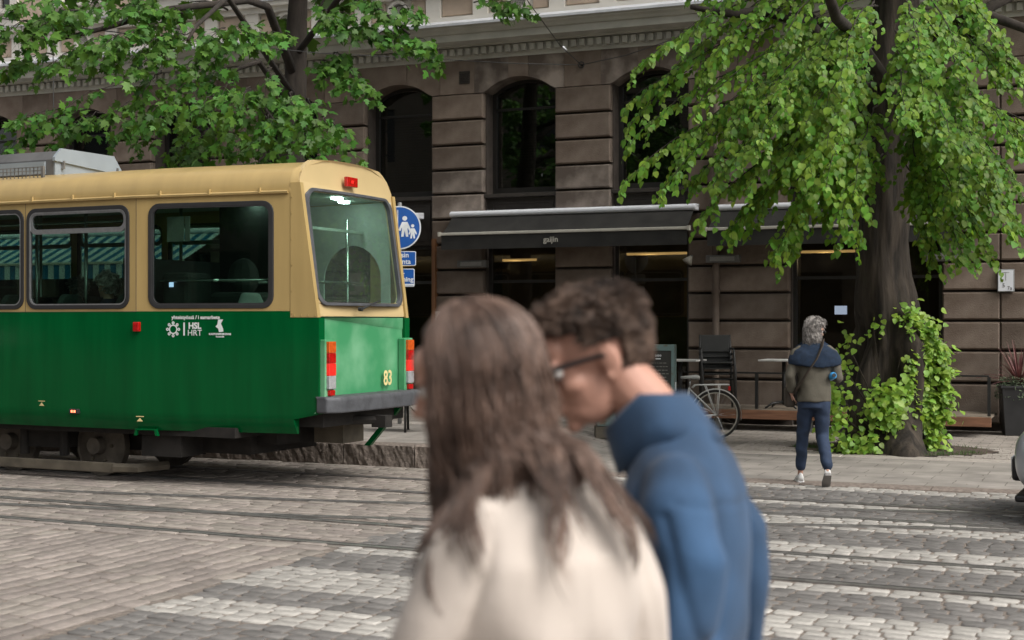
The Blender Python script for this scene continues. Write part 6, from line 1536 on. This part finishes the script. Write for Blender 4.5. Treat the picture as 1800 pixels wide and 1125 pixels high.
while made < 3400:
    d = udir()
    if d.z < -.15 or not face_ok(d): continue
    made += 1
    L_ = hr.uniform(.27, .40) if hr.random() < .82 else hr.uniform(.40, .52)
    az = math.atan2(d.x, -d.y)                       # 0 at the back, + to her right
    if abs(az) > 2.2: az = (2.0+hr.uniform(-.25, .1))*(1 if az > 0 else -1)
    az2 = az*hr.uniform(.86, 1.02); th0 = math.acos(max(-1, min(1, d.z))); pts = []; rad = 1.07+hr.uniform(0, .10); wav = hr.uniform(.004, .014); ph = hr.uniform(0, 6.28); fq = hr.uniform(9, 15)
    lastp = Mh @ scalp(d, rad); lt = 0; off = 0.0; extra = hr.uniform(.004, .014); mx_ = .014+.03*hr.random()**3; outv = Rz @ Vector((math.sin(az2), -math.cos(az2), 0))
    for q in range(17):
        t = q/16; s_ = t*L_; thx = th0+s_/.095
        if thx < R(98):
            aa = az+(az2-az)*t; dd = Vector((math.sin(thx)*math.sin(aa), -math.sin(thx)*math.cos(aa), math.cos(thx))); p = Mh @ scalp(dd, rad); lastp = p.copy(); lt = t
        else:
            fall = (t-lt)*L_; p = lastp+Vector((0, 0, -fall))+outv*((-.06+.24*max(0, math.cos(az)))*fall-.25*fall*fall*max(0, math.cos(az))+off)+Vector((math.cos(ph+fq*s_*4), math.sin(ph*1.3+fq*s_*4), 0))*wav*(.4+t)
            g_ = 0
            while inside(p-outv*extra) and off < mx_: p = p+outv*.008; off += .008; g_ += 1
        pts.append(p)
    strand(mb, pts, hr.uniform(.0011, .0028), 3)
# wavy clumps that reach down over the shoulder and the back
for c_ in range(30):
    az = hr.uniform(-2.2, -1.15) if c_ < 9 else (hr.uniform(-1.0, .2) if c_ < 18 else hr.uniform(.1, 1.2)); zend = hr.uniform(1.20, 1.33) if c_ < 9 else (hr.uniform(1.25, 1.38) if c_ < 18 else hr.uniform(1.29, 1.39)); outv = Rz @ Vector((math.sin(az), -math.cos(az), 0)); ph = hr.uniform(0, 6.28); wv = hr.uniform(.010, .024)
    for k_ in range(30 if c_ < 9 else 16):
        p = HC+outv*(.090+hr.uniform(-.01, .014))+Rz @ Vector((0, -.02, 0))+Vector((0, 0, hr.uniform(-.06, .0))); pts = [Mh @ scalp(Vector((math.sin(az), -math.cos(az), .25)).normalized(), 1.18)]; jx = rv(.006); off = 0.0; zz = p.z; ze = zend+hr.uniform(-.03, .06)
        jx = Vector((hr.gauss(0, .011), hr.gauss(0, .011), 0))
        for q in range(1, 17):
            t = q/16; w = p+Vector((0, 0, (ze-zz)*t))+outv*(off-.03*t)+jx*(1-.5*t)+Vector((math.cos(ph+t*8), math.sin(ph+t*8), 0))*wv*t
            g_ = 0
            while inside(w-outv*.006) and g_ < 12: w = w+outv*.006; off += .006; g_ += 1
            pts.append(w)
        strand(mb, pts, hr.uniform(.0011, .0024), 3)
mb.build('hair_locks', 'hair_brown', hair, smooth=True, fix=False)
# ---------------------------------------------------------------- grey-haired woman crossing
p = atZ(1431, 853); gw = thing('person', 'person with grey hair, navy sweater round the shoulders and white shoes walking away', 'person', (p.x, p.y, 0), YAW-3)
gw.scale = (.92, .95, 1.0)
Mh = Matrix.Translation((.015, .03, 1.555)) @ Matrix.Rotation(R(-62), 4, 'Z') @ Matrix.Rotation(R(-8), 4, 'X') @ Matrix.Scale(.97, 4)
mb = MB(); head_prims(mb, Mh, True); sausage(mb, [(0, -.01, 1.36), (0, .0, 1.43), (.008, .015, 1.50)], [.07, .055, .052]); mb.loft([ringz(1.0, 0, 0, .12, .08), ringz(1.25, 0, 0, .15, .09), ringz(1.40, 0, 0, .11, .06)])
lw, rw2 = (-.235, .05, .93), (.155, .17, 1.10)
for w, el, d, s in ((lw, (-.265, -.03, 1.10), (.1, .5, -.9), -1), (rw2, (.245, -.03, 1.08), (-.5, .6, .2), 1)): sausage(mb, [(s*.13, 0, 1.34), el, w], [.05, .034, .026]); hand_prims(mb, w, d, (s, -.2, .2), -s, .8, .95)
FL, FR = Vector((-.125, .18, .02)), Vector((.115, -.13, .05))
sausage(mb, [(-.08, .02, .86), (-.10, .16, .50), (-.112, .25, .085)], [.07, .045, .030]); sausage(mb, [(.08, -.02, .86), (.09, .02, .50), (.10, -.26, .17)], [.07, .045, .030]); mb.loft([ringz(.82, 0, 0, .12, .09), ringz(1.02, 0, 0, .12, .08)])
blob(mb, 'body', .009, 'skin', gw, 3); eyes(gw, Mh)
mb = MB(); mb.loft([ringz(.845, 0, 0, .182, .138), ringz(.92, 0, -.005, .180, .134), ringz(1.05, 0, -.01, .172, .120), ringz(1.20, 0, -.015, .178, .118), ringz(1.32, 0, -.015, .180, .105), ringz(1.41, 0, -.01, .12, .075), ringz(1.45, 0, 0, .07, .065)])
sausage(mb, [(-.155, -.01, 1.36), (-.20, -.02, 1.32), (-.265, -.04, 1.10)], [.055, .062, .058]); sausage(mb, [(-.265, -.04, 1.10), (-.24, .03, .97)], [.058, .052]); sausage(mb, [(.155, -.01, 1.36), (.20, -.02, 1.32), (.25, -.04, 1.09)], [.055, .062, .058]); sausage(mb, [(.25, -.04, 1.09), (.19, .12, 1.10)], [.058, .050])
blob(mb, 'shirt', .011, 'shirt_olive', gw, 5, folds(3.1, .005, 12, 30))
mb = MB(); rings = []
for z, rx, ry, cy in ((1.20, .285, .130, -.035), (1.25, .288, .132, -.03), (1.31, .272, .126, -.022), (1.355, .240, .112, -.015), (1.405, .155, .090, -.005), (1.440, .088, .074, .005)): rings.append([(x, y, zz+(.05 if y > .05 else 0)-(.02*math.sin(x*11+1))*(z < 1.3)) for x, y, zz in ringz(z, 0, cy, rx, ry, 36, 2.2)])
mb.loft(rings); blob(mb, 'sweater', .010, 'sweater_navy', gw, 4, folds(5.5, .004, 14, 30))
mb = MB(); path = [(.085, -.055, 1.462), (.06, -.135, 1.40), (.0, -.165, 1.28), (-.08, -.160, 1.17), (-.15, -.135, 1.06), (-.20, -.06, .97), (-.215, .03, .93)]; mb.tube(path, .030, 8, flat=.22); mb.build('bag_strap', 'strap_brown', gw, smooth=True)
MB().box(-.30, .06, .78, -.19, .24, .98).build('shoulder_bag', 'strap_brown', gw, bevel=.03, seg=3)
mb = MB(); mb.loft([ringz(.78, 0, 0, .160, .118), ringz(.88, 0, -.005, .160, .115), ringz(.96, 0, 0, .14, .095)])
sausage(mb, [(-.082, .01, .84), (-.10, .155, .50), (-.11, .235, .18)], [.098, .070, .060], 16); sausage(mb, [(.082, -.02, .84), (.09, .02, .50), (.10, -.235, .23)], [.098, .072, .060], 16)
blob(mb, 'trousers', .011, 'trouser_navy', gw, 4, folds(7.3, .004, 16, 24))
for p0, yw, pt in ((Vector((-.112, .27, 0)), 0, 0), (Vector((.10, -.25, .090)), -.05, R(-34))):
    a, b = MB(), MB(); shoe(a, b, p0, yw, pt); sh_ = a.build('shoe', 'shoe_white', gw, smooth=True); b.build('sole', 'sole_grey' if pt else 'shoe_white', sh_)
# bobbed hair
hh = short_hair(gw, Mh, 'hair_grey', 1800, .045, .045, .0024, .5, nape=-.8)
mb = MB(); made = 0
while made < 1500:
    d = udir()
    if d.z < -.3 or not face_ok(d): continue
    made += 1; az = math.atan2(d.x, -d.y); th0 = math.acos(d.z); pts = []; L_ = hr.uniform(.13, .22); rad = 1.10+hr.uniform(0, .22); ph = hr.uniform(0, 6.28); lastp = None
    if abs(az) > 1.7: az = 1.6*(1 if az > 0 else -1)
    for q in range(11):
        s_ = L_*q/10; thx = th0+s_/.095
        if thx < R(100): p = Mh @ scalp(Vector((math.sin(thx)*math.sin(az), -math.sin(thx)*math.cos(az), math.cos(thx))), rad); ls = s_; lastp = p
        else: 
            if lastp is None: lastp = Mh @ scalp(d, rad); ls = s_
            p = lastp+Vector((0, 0, -(s_-ls)))+Vector((math.cos(ph+q*.9), math.sin(ph+q*.9), 0))*.008*(q/5)
        pts.append(p)
    strand(mb, pts, hr.uniform(.0018, .0036), 3)
mb.build('hair_locks', 'hair_grey', hh, smooth=True, fix=False)
g = MB(); 
for s in (-1, 1): g.tube([Mh @ Vector(p) for p in ((s*.058, .10, .015), (s*.078, .0, .01))], .003, 5); g.ell(Mh @ Vector((s*.034, .102, .003)), (.022, .022, .016))
g.build('sunglasses', 'lens_dark', gw)
# water bottle under her right arm
bo = thing('water_bottle', 'blue patterned bottle under the right arm of the grey-haired person', 'bottle', gw.matrix_basis @ Vector((0, 0, 0)), 0)
bo.location = (Matrix.Translation(gw.location) @ Matrix.Rotation(gw.rotation_euler[2], 4, 'Z')) @ Vector((.165, -.075, 1.10)); bo.rotation_euler = (R(80), 0, R(YAW))
MB().tube([(0, 0, -.08), (0, 0, -.075), (0, 0, .06), (0, 0, .085)], [.03, .036, .036, .020], 16).build('flask', 'bottle_blue', bo, smooth=True); MB().cyl((0, 0, .085), (0, 0, .105), .019).build('cap', 'black_plastic', bo)
# ---------------------------------------------------------------- passengers in the tram
TM = Matrix.Translation(tp) @ Matrix.Rotation(R(-TH), 4, 'Z')
def passenger(lab, u, y, top, hair, curly):
    q = TM @ Vector((u, y, .92)); t = thing('person', lab, 'person', q, 90-TH, 'tram passengers')
    M = Matrix.Translation((0, .03, 1.09)) @ Matrix.Scale(.98, 4); mb = MB(); head_prims(mb, M, True); sausage(mb, [(0, 0, .90), (0, .01, 1.02)], [.06, .052]); sausage(mb, [(-.09, .05, .44), (-.1, .42, .46), (-.1, .44, .05)], [.08, .065, .05]); sausage(mb, [(.09, .05, .44), (.1, .42, .46), (.1, .44, .05)], [.08, .065, .05])
    for s in (-1, 1): hand_prims(mb, (s*.12, .30, .55), (-s*.3, .9, -.1), (0, 0, 1), -s, .5); sausage(mb, [(s*.13, 0, .82), (s*.21, .02, .62), (s*.12, .30, .55)], [.05, .038, .028])
    mb.loft([ringz(.42, 0, 0, .15, .11), ringz(.70, 0, 0, .15, .11), ringz(.88, 0, 0, .14, .08)])
    blob(mb, 'body', .014, 'skin', t, 3)
    mb = MB(); mb.loft([ringz(.40, 0, 0, .18, .14), ringz(.65, 0, 0, .18, .13), ringz(.84, 0, -.01, .19, .11), ringz(.92, 0, -.01, .11, .08), ringz(.97, 0, 0, .075, .07)])
    for s in (-1, 1): sausage(mb, [(s*.16, 0, .86), (s*.22, 0, .62), (s*.14, .24, .56)], [.06, .055, .045])
    blob(mb, 'jacket', .015, top, t, 4); short_hair(t, M, hair, 500, .06, .05, .006, curly, nape=-.7); eyes(t, M)
passenger('passenger with grey hair and pale mint jacket seen through the tram window', -4.12, .35, 'interior_wall', 'hair_grey', .5)
passenger('passenger with curly grey brown hair near the tram window edge', -2.66, -.80, 'sweater_navy', 'hair_grey', 1.4)
